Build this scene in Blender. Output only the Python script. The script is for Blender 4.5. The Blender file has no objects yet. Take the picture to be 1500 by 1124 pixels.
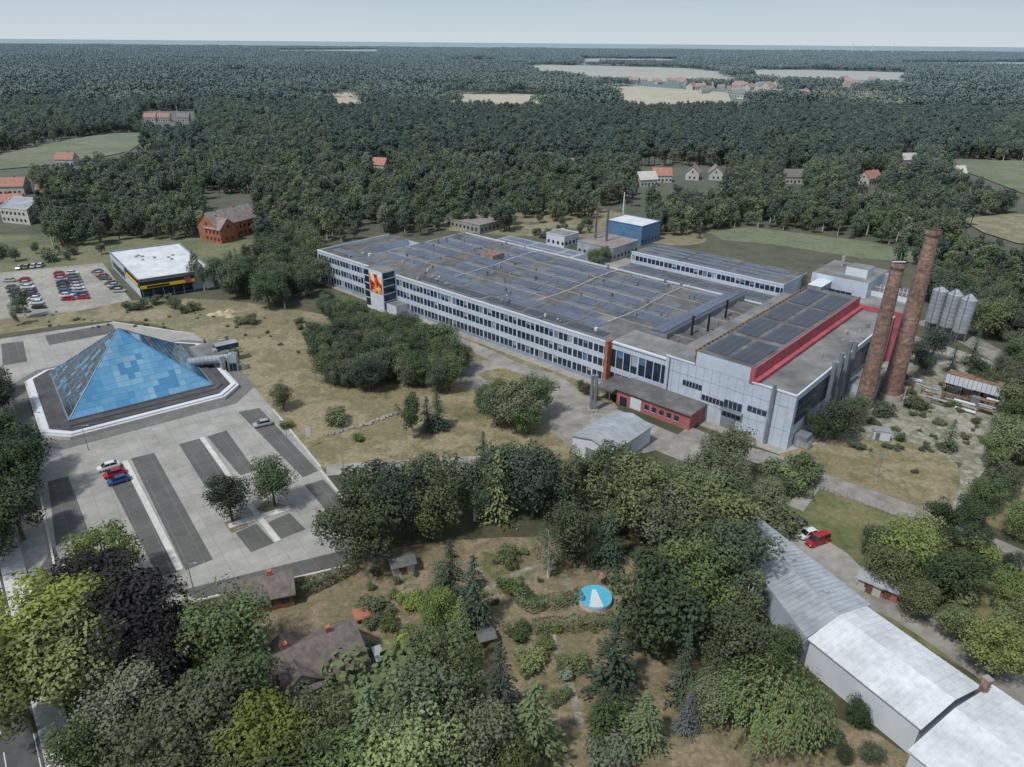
import bpy, math, random
import numpy as np
from mathutils import Vector, Matrix
random.seed(7); rng=np.random.default_rng(11)
sc=bpy.context.scene
# ---------------------------------------------------------------- camera model
H=80.0; F=1041.0; P=math.radians(25.7); RO=math.radians(0.48)
Fw=np.array([0,math.cos(P),-math.sin(P)]); R0=np.array([1.,0,0]); U0=np.array([0,math.sin(P),math.cos(P)])
Rv=math.cos(RO)*R0+math.sin(RO)*U0; Uv=-math.sin(RO)*R0+math.cos(RO)*U0
cam=bpy.data.cameras.new('camera'); co=bpy.data.objects.new('camera',cam); sc.collection.objects.link(co); sc.camera=co
cam.sensor_fit='HORIZONTAL'; cam.sensor_width=36; cam.lens=36*F/1500; cam.clip_start=1; cam.clip_end=90000
co.matrix_world=Matrix(((Rv[0],Uv[0],-Fw[0],0),(Rv[1],Uv[1],-Fw[1],0),(Rv[2],Uv[2],-Fw[2],H),(0,0,0,1)))
def G(u,v,h=0.0):
    """survey: world X,Y (metres) of a measured photo point lying at height h above ground"""
    d=Fw+Rv*((u-750)/F)+Uv*((562-v)/F)
    t=(h-H)/d[2]
    return (d[0]*t,d[1]*t)
def proj(X,Y,Z):
    X=np.asarray(X,float);Y=np.asarray(Y,float);Z=np.asarray(Z,float)-H
    x=X*Rv[0]+Y*Rv[1]+Z*Rv[2]; y=X*Uv[0]+Y*Uv[1]+Z*Uv[2]; z=X*Fw[0]+Y*Fw[1]+Z*Fw[2]
    return 750+F*x/z, 562-F*y/z
def inpoly(u,v,poly):
    u=np.asarray(u);v=np.asarray(v); c=np.zeros(u.shape,bool); n=len(poly)
    for i in range(n):
        x1,y1=poly[i];x2,y2=poly[(i+1)%n]
        if y1==y2: continue
        k=((y1>v)!=(y2>v))&(u<(x2-x1)*(v-y1)/(y2-y1)+x1); c^=k
    return c
# ---------------------------------------------------------------- materials
HAZE_TINT=(.25,.33,.37,1)
def N(nt,t,**k):
    n=nt.nodes.new(t)
    for a,b in k.items(): setattr(n,a,b)
    return n
def math_(nt,op,a,b=None):
    n=N(nt,'ShaderNodeMath',operation=op)
    for i,x in enumerate((a,b)):
        if x is None: continue
        if isinstance(x,(int,float)): n.inputs[i].default_value=x
        else: nt.links.new(x,n.inputs[i])
    return n.outputs[0]
def mix_(nt,f,a,b,bt='MIX'):
    n=N(nt,'ShaderNodeMix',data_type='RGBA',blend_type=bt)
    for i,x in ((0,f),(6,a),(7,b)):
        if isinstance(x,(int,float)): n.inputs[i].default_value=x
        elif isinstance(x,tuple): n.inputs[i].default_value=x if len(x)==4 else (*x,1)
        else: nt.links.new(x,n.inputs[i])
    return n.outputs[2]
def noise_(nt,pos,scale,detail=4,rough=.6):
    n=N(nt,'ShaderNodeTexNoise'); n.inputs['Scale'].default_value=scale; n.inputs['Detail'].default_value=detail; n.inputs['Roughness'].default_value=rough
    nt.links.new(pos,n.inputs['Vector']); return n.outputs[0]
def ramp_(nt,x,a,b):
    n=N(nt,'ShaderNodeMapRange'); nt.links.new(x,n.inputs[0]); n.inputs[1].default_value=a; n.inputs[2].default_value=b; return n.outputs[0]
def haze_(nt,pos,col,dist=2300):  # aerial haze painted into the base colour, by distance from the world origin
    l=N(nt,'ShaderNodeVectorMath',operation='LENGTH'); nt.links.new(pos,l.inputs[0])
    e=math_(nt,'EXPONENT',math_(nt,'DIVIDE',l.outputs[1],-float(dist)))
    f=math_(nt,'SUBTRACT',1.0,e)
    return mix_(nt,f,col,HAZE_TINT)
def newmat(name):
    m=bpy.data.materials.new(name); m.use_nodes=True; nt=m.node_tree; b=nt.nodes['Principled BSDF']; return m,nt,b
def M(name,col,rough=.85,var=.18,scale=.5,metal=0,spec=.3,haze=False,col2=None,big=.04,bigvar=.15,bump=0,lo=.35,hi=.65):
    m,nt,b=newmat(name); g=N(nt,'ShaderNodeNewGeometry'); pos=g.outputs['Position']
    c=col; a=tuple(max(0,x*(1-var)) for x in c)+(1,); d=tuple(x*(1+var) for x in c)+(1,)
    if col2: a=(*col,1); d=(*col2,1)
    n=ramp_(nt,noise_(nt,pos,scale),lo,hi); o=mix_(nt,n,a,d)
    if bigvar:
        n2=ramp_(nt,noise_(nt,pos,big,7,.7),.32,.68); o2=mix_(nt,n2,(1-bigvar,)*3,(1+bigvar,)*3)
        o=mix_(nt,1.0,o,o2,'MULTIPLY')
    if haze: o=haze_(nt,pos,o)
    nt.links.new(o,b.inputs['Base Color']); b.inputs['Roughness'].default_value=rough; b.inputs['Metallic'].default_value=metal; b.inputs['Specular IOR Level'].default_value=spec
    return m
def leafmat(name,c1,c2,trans=0):
    m,nt,b=newmat(name); g=N(nt,'ShaderNodeNewGeometry'); pos=g.outputs['Position']
    at=N(nt,'ShaderNodeAttribute',attribute_name='tint'); oi=N(nt,'ShaderNodeObjectInfo')
    f=math_(nt,'ADD',math_(nt,'MULTIPLY',at.outputs['Fac'],.6),math_(nt,'MULTIPLY',oi.outputs['Random'],.4))
    o=mix_(nt,f,(*c1,1),(*c2,1))
    hv=N(nt,'ShaderNodeHueSaturation'); nt.links.new(o,hv.inputs['Color'])
    nt.links.new(math_(nt,'ADD',.482,math_(nt,'MULTIPLY',math_(nt,'FRACT',math_(nt,'MULTIPLY',oi.outputs['Random'],17.3)),.032)),hv.inputs['Hue'])
    nt.links.new(math_(nt,'ADD',.62,math_(nt,'MULTIPLY',math_(nt,'FRACT',math_(nt,'MULTIPLY',oi.outputs['Random'],7.7)),.35)),hv.inputs['Saturation'])
    nt.links.new(math_(nt,'ADD',.66,math_(nt,'MULTIPLY',math_(nt,'FRACT',math_(nt,'MULTIPLY',oi.outputs['Random'],31.1)),.68)),hv.inputs['Value'])
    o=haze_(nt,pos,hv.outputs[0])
    d=N(nt,'ShaderNodeBsdfDiffuse'); nt.links.new(o,d.inputs[0]); out=d.outputs[0]
    if trans:
        t=N(nt,'ShaderNodeBsdfTranslucent'); nt.links.new(o,t.inputs[0]); mx=N(nt,'ShaderNodeMixShader'); mx.inputs[0].default_value=trans
        nt.links.new(out,mx.inputs[1]); nt.links.new(t.outputs[0],mx.inputs[2]); out=mx.outputs[0]
    nt.links.new(out,nt.nodes['Material Output'].inputs[0]); nt.nodes.remove(b)
    return m
def tilemat(name,c1,c2,cm,bw,bh,ang,rough=.9,mortar=.04):
    m,nt,b=newmat(name); g=N(nt,'ShaderNodeNewGeometry'); mp=N(nt,'ShaderNodeMapping'); nt.links.new(g.outputs['Position'],mp.inputs[0]); mp.inputs['Rotation'].default_value[2]=-ang
    t=N(nt,'ShaderNodeTexBrick'); nt.links.new(mp.outputs[0],t.inputs[0]); t.inputs['Scale'].default_value=1; t.inputs['Brick Width'].default_value=bw; t.inputs['Row Height'].default_value=bh; t.offset=0
    t.inputs['Mortar Size'].default_value=mortar; t.inputs['Color1'].default_value=(*c1,1); t.inputs['Color2'].default_value=(*c2,1); t.inputs['Mortar'].default_value=(*cm,1)
    n2=ramp_(nt,noise_(nt,g.outputs['Position'],.15,8,.75),.3,.7); o=mix_(nt,1.0,t.outputs[0],mix_(nt,n2,(.70,.70,.67,1),(1.2,1.2,1.18,1)),'MULTIPLY')
    nt.links.new(o,b.inputs['Base Color']); b.inputs['Roughness'].default_value=rough; return m
white=M('white_paint',(.60,.64,.70),.6,.05,.3,bigvar=.1)
bluewhite=M('pale_cladding',(.47,.53,.62),.6,.06,.8,bigvar=.12,big=.12)
concrete=M('concrete',(.30,.29,.265),.9,.15,.6,big=.06,bigvar=.25)
kerbm=M('kerb_concrete',(.52,.52,.50),.9,.1,.8)
asphalt=M('asphalt',(.085,.087,.09),.9,.2,.4,bigvar=.2)
roadgrey=M('worn_asphalt',(.25,.24,.22),.9,.2,.35,big=.07,bigvar=.3)
bitumen=M('roof_bitumen',(.125,.126,.13),.85,.25,.25,big=.06,bigvar=.4)
bitumen2=M('roof_felt_light',(.19,.195,.195),.85,.2,.2,big=.06,bigvar=.38)
darkfelt=M('dark_felt',(.08,.08,.083),.8,.2,.4)
rooflt=M('fibre_cement_roof',(.31,.34,.37),.75,.12,.5,big=.12,bigvar=.22)
roofwhite=M('white_sheet_roof',(.57,.60,.63),.6,.08,.9,big=.16,bigvar=.2)
def glassm(name,c,rough=.12,metal=.3):
    return M(name,c,rough,.25,.35,metal=metal,spec=.6,bigvar=.2)
navy=glassm('window_glass',(.03,.05,.09))
blueg=[M('blue_mirror_glass',c,.05,.05,.12,metal=.85,spec=.6,bigvar=.12,big=.1) for c in ((.20,.52,.78),(.26,.58,.82),(.33,.65,.86),(.42,.72,.90),(.16,.45,.72))]  # tones of one glass, for the reflection streaks painted on the pyramid
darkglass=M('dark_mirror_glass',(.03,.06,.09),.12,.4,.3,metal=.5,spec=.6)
bluepanel=M('blue_panel',(.10,.19,.33),.5,.15,.5)
basepanel=M('base_panel',(.25,.30,.38),.6,.12,.5)
solar=M('solar_cell',(.13,.16,.225),.3,.10,.4,metal=.3,spec=.6,big=.08,bigvar=.2)
solarb=M('solar_cell_light',(.17,.20,.27),.3,.10,.4,metal=.3,spec=.6,big=.08,bigvar=.2)
solard=M('solar_cell_dark',(.055,.06,.085),.28,.12,.4,metal=.2,spec=.6,big=.08,bigvar=.18)
alu=M('aluminium',(.5,.52,.54),.45,.1,1,metal=.6)
steel=M('grey_steel',(.25,.28,.31),.5,.15,.6,metal=.4)
redp=M('red_panel',(.38,.095,.115),.6,.2,.4,bigvar=.2)
pinkp=M('faded_red_render',(.40,.14,.15),.8,.12,.4)
brick=M('chimney_brick',(.25,.165,.135),.9,.3,1.2,big=.15,bigvar=.3)
brickr=M('red_brick',(.36,.14,.08),.9,.25,1.0)
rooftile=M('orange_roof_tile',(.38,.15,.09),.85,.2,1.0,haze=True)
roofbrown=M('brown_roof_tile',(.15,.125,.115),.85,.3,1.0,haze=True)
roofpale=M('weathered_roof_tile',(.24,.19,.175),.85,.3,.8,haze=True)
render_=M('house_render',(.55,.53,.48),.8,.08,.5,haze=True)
yellow=M('yellow_panel',(.75,.52,.03),.5,.05,1)
black=M('black_panel',(.02,.02,.022),.5,.2,1)
wood=M('wood',(.18,.09,.05),.8,.25,2)
bark=M('bark',(.11,.09,.07),.95,.3,2,bigvar=0); birchbark=M('birch_bark',(.5,.49,.46),.9,.3,3,bigvar=0)
tyre=M('tyre',(.02,.02,.02),.8,.1,1)
carglass=M('car_glass',(.02,.025,.03),.1,.1,1,spec=.7)
water=M('pool_water',(.10,.45,.62),.1,.08,2,spec=.6)
rust=M('rusty_steel',(.20,.13,.09),.8,.4,.9)
CC={'white':(.72,.73,.74),'silver':(.38,.4,.42),'black':(.02,.02,.025),'red':(.38,.02,.025),'blue':(.03,.08,.25),'grey':(.12,.13,.14),'dark':(.035,.045,.07)}
carpaint={k:M('car_paint_'+k,c,.25,.03,1,metal=.2,spec=.6,bigvar=0) for k,c in CC.items()}
def groundmat(name,cols,s1=.05,s2=.8,haze=True,fine=.25,det=8):
    m,nt,b=newmat(name); g=N(nt,'ShaderNodeNewGeometry'); pos=g.outputs['Position']
    n1=noise_(nt,pos,s1,det,.68); cr=N(nt,'ShaderNodeValToRGB'); nt.links.new(n1,cr.inputs[0]); e=cr.color_ramp.elements
    k=len(cols)
    e[0].position=.34;e[0].color=(*cols[0],1); e[1].position=.66; e[1].color=(*cols[-1],1)
    for i in range(1,k-1):
        x=e.new(.34+.32*i/(k-1)); x.color=(*cols[i],1)
    n2=ramp_(nt,noise_(nt,pos,s2,6,.75),.3,.7); o=mix_(nt,1.0,cr.outputs[0],mix_(nt,n2,(1-fine*1.2,)*3,(1+fine,)*3),'MULTIPLY')
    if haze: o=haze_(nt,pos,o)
    nt.links.new(o,b.inputs['Base Color']); b.inputs['Roughness'].default_value=.95; b.inputs['Specular IOR Level'].default_value=.1
    return m
g_base=groundmat('ground_vegetation',[(.045,.052,.022),(.065,.068,.032),(.10,.09,.048),(.05,.06,.026)],.05,.7)
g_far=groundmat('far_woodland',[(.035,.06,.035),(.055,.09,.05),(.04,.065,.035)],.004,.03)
g_dry=groundmat('dry_grass',[(.125,.12,.05),(.24,.20,.11),(.17,.15,.075),(.29,.245,.15),(.20,.17,.085),(.10,.105,.04)],.045,1.2,fine=.32)
g_gard=groundmat('garden_soil',[(.10,.115,.04),(.24,.185,.12),(.16,.14,.075),(.27,.21,.14),(.075,.095,.03)],.09,1.5,fine=.35)
g_mead=groundmat('meadow',[(.12,.13,.05),(.185,.17,.08),(.10,.12,.04),(.16,.155,.07)],.03,.7,fine=.3)
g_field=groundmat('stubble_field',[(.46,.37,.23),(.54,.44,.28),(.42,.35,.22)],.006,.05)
g_reed=groundmat('reed_marsh',[(.10,.13,.055),(.16,.18,.09),(.09,.12,.05)],.06,.6)
g_slab=groundmat('weathered_slab',[(.28,.26,.22),(.36,.34,.29),(.17,.17,.11),(.33,.31,.26),(.22,.20,.15)],.12,1.0,fine=.28)
# ---------------------------------------------------------------- mesh builder
class Fr:
    def __init__(s,o,d,n=None):
        l=math.hypot(*d); s.o=o; s.d=(d[0]/l,d[1]/l); s.n=n if n else (-s.d[1],s.d[0])
    def p(s,a,b,z): return (s.o[0]+s.d[0]*a+s.n[0]*b, s.o[1]+s.d[1]*a+s.n[1]*b, z)
WF=Fr((0,0),(1,0))
class MB:
    def __init__(s): s.v=[];s.f=[];s.m=[];s.mats=[]
    def mi(s,m):
        if m not in s.mats: s.mats.append(m)
        return s.mats.index(m)
    def add(s,vs,fs,m):
        o=len(s.v); s.v+=vs; k=s.mi(m)
        for f in fs: s.f.append(tuple(i+o for i in f)); s.m.append(k)
    def box(s,fr,a0,a1,b0,b1,z0,z1,m,top=None):
        vs=[fr.p(a,b,z) for z in (z0,z1) for a,b in ((a0,b0),(a1,b0),(a1,b1),(a0,b1))]
        s.add(vs,[(0,1,5,4),(1,2,6,5),(2,3,7,6),(3,0,4,7),(3,2,1,0)],m); s.add(vs[4:],[(0,1,2,3)],top or m)
    def prism(s,pts,z0,z1,m,top=None):
        n=len(pts); vs=[(x,y,z) for z in (z0,z1) for x,y in pts]
        s.add(vs,[(i,(i+1)%n,n+(i+1)%n,n+i) for i in range(n)],m); s.add(vs[n:],[tuple(range(n))],top or m)
    def quad(s,a,b,c,d,m): s.add([a,b,c,d],[(0,1,2,3)],m)
    def tube(s,p0,p1,r0,r1,m,n=8,cap=True):
        p0=Vector(p0);p1=Vector(p1); d=(p1-p0).normalized(); a=d.orthogonal().normalized(); b=d.cross(a)
        vs=[]
        for p,r in ((p0,r0),(p1,r1)):
            for i in range(n):
                t=2*math.pi*i/n; vs.append(tuple(p+a*math.cos(t)*r+b*math.sin(t)*r))
        fs=[(i,(i+1)%n,n+(i+1)%n,n+i) for i in range(n)]
        if cap: fs+=[tuple(range(n-1,-1,-1)),tuple(range(n,2*n))]
        s.add(vs,fs,m)
    def mesh(s,name,smooth=False):
        me=bpy.data.meshes.new(name); me.from_pydata(s.v,[],s.f)
        for m in s.mats: me.materials.append(m)
        me.polygons.foreach_set('material_index',s.m)
        if smooth: me.polygons.foreach_set('use_smooth',[True]*len(s.f))
        me.update(); return me
    def obj(s,name,parent=None,smooth=False,loc=None):
        o=bpy.data.objects.new(name,s.mesh(name,smooth)); sc.collection.objects.link(o)
        if loc: o.location=loc
        if parent: o.parent=parent; o.matrix_parent_inverse=Matrix.Translation(-Vector(parent.location))
        return o
def E(name,x,y,z=0):
    o=bpy.data.objects.new(name,None); o.location=(x,y,z); sc.collection.objects.link(o); o.empty_display_size=2; return o
def patch(name,px,mat,z,h=0):
    pts=[G(*p,h) for p in px]; return wpatch(name,pts,mat,z)
def wpatch(name,pts,mat,z):
    b=MB(); b.add([(x,y,z) for x,y in pts],[tuple(range(len(pts)))],mat); return b.obj(name)
def ribbon(b,pts,w,z,mat):
    L=[];n=len(pts)
    for i in range(n):
        x0,y0=pts[max(0,i-1)];x1,y1=pts[min(n-1,i+1)]; dx,dy=x1-x0,y1-y0; l=math.hypot(dx,dy); nx,ny=-dy/l*w/2,dx/l*w/2
        L.append(((pts[i][0]+nx,pts[i][1]+ny,z),(pts[i][0]-nx,pts[i][1]-ny,z)))
    for i in range(n-1): b.quad(L[i][1],L[i+1][1],L[i+1][0],L[i][0],mat)
def smoothline(pts,k=6):
    out=[];n=len(pts)
    for i in range(n-1):
        p0=pts[max(0,i-1)];p1=pts[i];p2=pts[i+1];p3=pts[min(n-1,i+2)]
        for j in range(k):
            t=j/k
            out.append(tuple(.5*((2*p1[c])+(-p0[c]+p2[c])*t+(2*p0[c]-5*p1[c]+4*p2[c]-p3[c])*t*t+(-p0[c]+3*p1[c]-3*p2[c]+p3[c])*t**3) for c in (0,1)))
    out.append(pts[-1]); return out
def road(name,px,w,mat,z,kerb=False):
    b=MB(); pts=smoothline([G(*p) for p in px]); ribbon(b,pts,w,z,mat)
    return b.obj(name)
def blob(name,px,mat,z):
    """organic-edged ground area"""
    pts=smoothline([G(*p) for p in px+[px[0]]],5)[:-1]; return wpatch(name,[(x+random.uniform(-.3,.3),y+random.uniform(-.3,.3)) for x,y in pts],mat,z)
# ---------------------------------------------------------------- ground & fields
b=MB(); b.add([(-30000,-500,0),(30000,-500,0),(30000,45000,0),(-30000,45000,0)],[(0,1,2,3)],g_base); b.obj('ground')
b=MB(); b.add([(-30000,1500,.3),(30000,1500,.3),(30000,44000,.3),(-30000,44000,.3)],[(0,1,2,3)],g_far); b.obj('far_woodland_ground')
CLEAR=[]
def field(name,px,mat,z=.5,clear=True):
    patch(name,px,mat,z)
    if clear: CLEAR.append(px)
field('stubble_field',[(750,99),(790,95),(900,97),(1000,100),(1068,106),(1075,118),(960,120),(870,116),(800,109)],g_field)
field('stubble_field',[(855,129),(930,126),(1066,136),(1072,152),(960,155),(870,150),(885,139)],g_field)
field('stubble_field',[(484,136),(556,135),(554,152),(498,154)],g_field)
field('stubble_field',[(645,138),(812,139),(816,152),(735,153),(655,150)],g_field)
field('stubble_field',[(1085,102),(1200,103),(1340,107),(1345,118),(1180,117),(1090,112)],g_field)
patch('stubble_field',[(1075,120),(1340,119),(1340,135),(1200,149),(1080,146)],g_field,.55)
field('stubble_field',[(400,73.5),(560,72.5),(560,77),(400,77.5)],g_field,.6)
field('stubble_field',[(840,86),(1000,87),(1000,91),(850,91)],g_field,.6)
field('stubble_field',[(1440,135),(1520,137),(1520,144),(1440,142)],g_field,.6)
field('stubble_field',[(640,88),(740,88),(740,91),(650,91)],g_field,.6)
field('meadow',[(300,106),(420,104),(420,107.5),(310,110)],g_mead,.6)
field('meadow',[(1060,155),(1240,158),(1240,162),(1070,160)],g_mead,.6)
field('meadow',[(-60,238),(60,213),(150,197),(195,195),(222,200),(190,222),(120,238),(-60,255)],g_mead)
field('meadow',[(1375,240),(1400,234),(1600,240),(1600,275),(1500,285),(1440,262)],g_mead)
field('meadow',[(1405,322),(1480,314),(1600,322),(1600,366),(1490,358),(1440,342)],g_dry)
field('reed_marsh',[(1030,338),(1100,333),(1280,355),(1360,375),(1340,385),(1260,378),(1130,358),(1060,352)],g_reed,.03)
b=MB(); b.add([(*G(1310,94),.7),(*G(1520,97),.7),(*G(1520,93),.7),(*G(1400,92),.7)],[(0,1,2,3)],M('lake_water',(.45,.52,.57),.2,.05,.01)); b.obj('lake')
CLEAR.append([(1310,92),(1520,91),(1520,98),(1310,95)])
blob('dry_lawn',[(-80,480),(60,455),(190,440),(330,440),(470,460),(585,480),(640,520),(720,560),(800,600),(840,640),(840,690),(600,720),(480,690),(420,640),(340,560),(300,500),(170,470),(-80,500)],g_dry,.02)
blob('dry_verge',[(585,478),(620,470),(700,495),(830,545),(900,590),(880,612),(800,585),(700,530),(620,500)],g_dry,.024)
blob('dry_lawn',[(1140,665),(1280,640),(1400,680),(1380,760),(1280,745),(1170,700)],g_dry,.06)
blob('dry_lawn',[(1130,700),(1200,715),(1330,760),(1500,830),(1560,900),(1500,1010),(1280,900),(1110,760)],g_mead,.012)
blob('dry_lawn',[(1430,745),(1560,690),(1560,800),(1460,775)],g_dry,.02)
blob('garden_ground',[(380,850),(520,810),(700,790),(870,790),(950,850),(950,960),(1150,1020),(1350,1120),(1300,1200),(300,1200),(340,1000)],g_gard,.02)
blob('dry_verge',[(-80,345),(60,345),(330,350),(380,355),(360,390),(180,395),(-80,400)],g_mead,.02)
blob('scrub_ground',[(640,325),(830,305),(900,310),(1030,345),(1000,360),(900,350),(740,345),(640,335)],g_dry,.03)
# ---------------------------------------------------------------- factory frame
FO=G(470,412); FA=G(925,577); FR=Fr(FO,(FA[0]-FO[0],FA[1]-FO[1])); FR.n=(-FR.d[1],FR.d[0])
def fw(s,t): return FR.p(s,t,0)[:2]
wpatch('factory_yard',[fw(-4,-2),fw(20,-2),fw(126,-3),fw(180,-3),fw(196,-3),fw(205,40),fw(205,85),fw(150,100),fw(60,104),fw(20,85),fw(-4,60)],concrete,.03)
blob('concrete_yard',[(1160,665),(1190,640),(1290,560),(1370,530),(1450,560),(1500,600),(1500,650),(1420,680),(1290,650),(1200,680)],g_slab,.036)
patch('factory_forecourt',[(645,548),(690,530),(730,527),(800,550),(850,575),(905,600),(1000,640),(1110,668),(1060,700),(960,660),(880,680),(830,650),(790,618),(740,600),(690,570)],roadgrey,.034)
blob('lawn_island',[(700,548),(740,540),(790,562),(800,590),(750,580)],g_dry,.04)
road('factory_drive',[(600,488),(640,492),(700,512),(760,540),(810,555),(850,590)],5,roadgrey,.042)
road('factory_road',[(1000,632),(1060,655),(1130,675),(1200,703),(1290,735),(1370,765),(1440,795),(1530,835)],6,roadgrey,.065)
road('site_path',[(478,690),(540,684),(620,680),(700,676),(780,680),(850,690)],4,roadgrey,.042)
road('works_track',[(1375,760),(1400,720),(1440,670),(1500,630)],4,g_slab,.055)
road('works_track',[(1165,745),(1180,725),(1195,702)],3,concrete,.05)
road('yard_road',[(1350,470),(1400,490),(1450,515),(1540,570)],8,roadgrey,.05)
road('service_track',[(1115,765),(1170,800),(1250,860),(1330,900),(1420,960),(1560,1060)],6,roadgrey,.04)
patch('car_park',[(1125,765),(1150,755),(1240,810),(1280,850),(1240,870),(1170,805)],concrete,.044)
b=MB()
for off in (0,1.5):
    p0=G(1280,862);p1=G(1520,960); f=Fr(p0,(p1[0]-p0[0],p1[1]-p0[1])); b.box(f,0,60,off,off+.1,.05,.2,rust)
b.obj('railway_track')
def panels(b,fr,s0,s1,t0,t1,zf,mat,pw=1.7,ph=1.02,gap=.08,aisle=0,blk=7,skip=.0,tilt=0.):
    s=s0;i=0
    while s+pw<=s1:
        t=t0
        while t+ph<=t1:
            if random.random()>=skip:
                z0=zf(s+pw/2,t);z1=zf(s+pw/2,t+ph)
                b.quad(fr.p(s,t,z0+.1),fr.p(s+pw,t,z0+.1),fr.p(s+pw,t+ph,z1+.1+tilt),fr.p(s,t+ph,z1+.1+tilt),mat)
            t+=ph+gap
        s+=pw+gap;i+=1
        if aisle and i%blk==0: s+=aisle
# ---------------------------------------------------------------- factory
fac=E('glassworks_factory',*fw(88,30))
w=MB(); gl=MB(); rf=MB(); tr=MB(); sp=MB()
def band_facade(fr,s0,s1,dep,zs,top,pitch=1.65,lower=None,depth=.22):
    gl.box(fr,s0,s1,depth,depth+.1,0.05,top-.05,navy)
    prev=0
    for i,(a,c) in enumerate(zs+[(top,top)]):
        m=bluewhite if not(lower and i==0) else lower
        w.box(fr,s0,s1,0,depth-.003,prev,a,m); prev=c
    x=s0;i=0
    while x<=s1+.01:
        for (a,c) in zs:
            ww=.36 if i%4==0 else .18
            w.box(fr,x-ww/2,x+ww/2,.02,depth-.004,a,c,white)
        x+=pitch;i+=1
    x=s0
    while x<s1-pitch:
        for (a,c) in zs:
            r=random.random()
            if r<.25: gl.box(fr,x+.2,x+pitch-.2,depth-.02,depth-.002,c-(c-a)*random.choice((.4,.6,1)),c,random.choice((rooflt,bluepanel,steel)))
        x+=pitch
zs=[(.9,3.1),(4.6,6.8),(8.2,10.3)]
top=11.4
band_facade(FR,0,34,13,zs,top,lower=basepanel)
band_facade(FR,44,127,13,zs,top,lower=basepanel)
rf.box(FR,0,127,.33,13,0,top-.02,bluewhite,bitumen)
w.box(FR,-.15,127,-.12,.25,top,top+.45,white); w.box(FR,-.25,-.002,.26,33,0,top+.3,white)
w.box(FR,34,44,0,.3,0,top,white)
rf.box(FR,0,8,13,36,0,10.6,bluewhite,bitumen); rf.box(FR,0,24,36.01,40,0,8.5,white,rooflt)
rf.box(FR,8.05,16.9,13.05,36,0,4,brickr,roofpale)
nb=5; t0=13.02; bw=(58-t0)/nb; z0=10.4; zr=.75
hs0,hs1=17,144.5
w.box(FR,hs0,hs1,13.01,58,0,z0-.02,bluewhite)
def hz(s,t):
    k=((t-t0)%bw)/bw; return z0+zr*(1-abs(2*k-1))
for i in range(nb):
    a=t0+i*bw; m=a+bw/2; c=a+bw
    for (p,q,za,zb) in ((a,m,z0,z0+zr),(m,c,z0+zr,z0)):
        rf.quad(FR.p(hs0,p,za),FR.p(hs1,p,za),FR.p(hs1,q,zb),FR.p(hs0,q,zb),bitumen)
    for s in (hs0,hs1): rf.add([FR.p(s,a,z0),FR.p(s,c,z0),FR.p(s,m,z0+zr)],[(0,1,2)],white)
    tr.box(FR,hs0,hs1,m-.12,m+.12,z0+zr-.05,z0+zr+.12,concrete)
    for (x0,x1) in ((19,42),(44,68),(70,92),(95,117),(119,131)):
        if x1>118 and i in(0,3): continue
        x0+=random.choice((0,0,1.8,3.5)); x1-=random.choice((0,0,1.8,3.5))
        panels(sp,FR,x0,x1,a+.7,m-.3,hz,solar,skip=.008,aisle=.5,blk=6); panels(sp,FR,x0,x1-random.choice((0,0,3.5)),m+.35,c-.7,hz,solarb,skip=.008,aisle=.5,blk=6)
w.box(FR,hs0-.2,hs0,13,58,0,z0+.5,white); w.box(FR,hs0,hs1,58.01,58.3,0,z0+.4,white)
panels(sp,FR,3,32,4,7.5,lambda s,t:top,solar,skip=.02,aisle=1.2,blk=8)
panels(sp,FR,50,125,3.0,6.4,lambda s,t:top,solard,skip=.03,aisle=1.2,blk=8); panels(sp,FR,52,120,7.5,12,lambda s,t:top,solar,skip=.02,aisle=1.2,blk=8)
for i in range(70):
    s=random.uniform(20,143);t=random.uniform(13,57); h=random.uniform(.3,.9); r=random.uniform(.2,.6)
    tr.box(FR,s,s+r,t,t+r,z0,z0+zr+h,random.choice((steel,concrete,rust)))
for i in range(24):
    s=random.uniform(3,125);t=random.uniform(1.5,12.5); r=random.uniform(.3,.9)
    tr.box(FR,s,s+r,t,t+r,top,top+random.uniform(.3,1),random.choice((steel,concrete,white)))
tr.box(FR,47,53,36,42,z0,z0+2.0,roofpale,rust); tr.box(FR,46,47,37,40,z0,z0+1.5,steel)
for s in (58,93,118.4): 
    for k in range(12): tr.tube(FR.p(s+math.sin(k*.5)*.8,13+k*3.75,z0+zr+.3),FR.p(s+math.sin((k+1)*.5)*.8,13+(k+1)*3.75,z0+zr+.3),.09,.09,white,5)
tr.box(FR,131.5,136.5,13.5,58,z0,z0+1.9,steel,solard); panels(sp,FR,131.7,136.4,14,57.6,lambda s,t:z0+1.9,solar)
for s,t in ((139,22),(141.5,26),(139.5,40)): tr.tube(FR.p(s,t,z0),FR.p(s,t,z0+5),.3,.3,black); tr.tube(FR.p(s,t,z0+5),FR.p(s,t,z0+5.4),.45,.35,black)
w.box(FR,35,44,-5.5,-.02,0,13.6,white,bitumen2); 
gl.box(FR,34.9,37.2,-5.53,-5.5,1,13.2,navy); gl.box(FR,41.8,44.03,-5.2,-.4,1,13.2,navy); gl.box(FR,34.97,35,-5.2,-.5,1,13,navy)
for z in (3.5,6,8.5,11): w.box(FR,34.85,37.2,-5.58,-5.531,z,z+.3,white); w.box(FR,44.031,44.08,-5.2,-.4,z,z+.3,white)
pm,nt,bb=newmat('poster_print'); g_=N(nt,'ShaderNodeNewGeometry'); n_=noise_(nt,g_.outputs['Position'],.35,3); cr=N(nt,'ShaderNodeValToRGB'); nt.links.new(n_,cr.inputs[0])
e=cr.color_ramp.elements; e[0].position=.35;e[0].color=(.12,.02,.01,1);e[1].position=.65;e[1].color=(.8,.6,.5,1)
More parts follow.
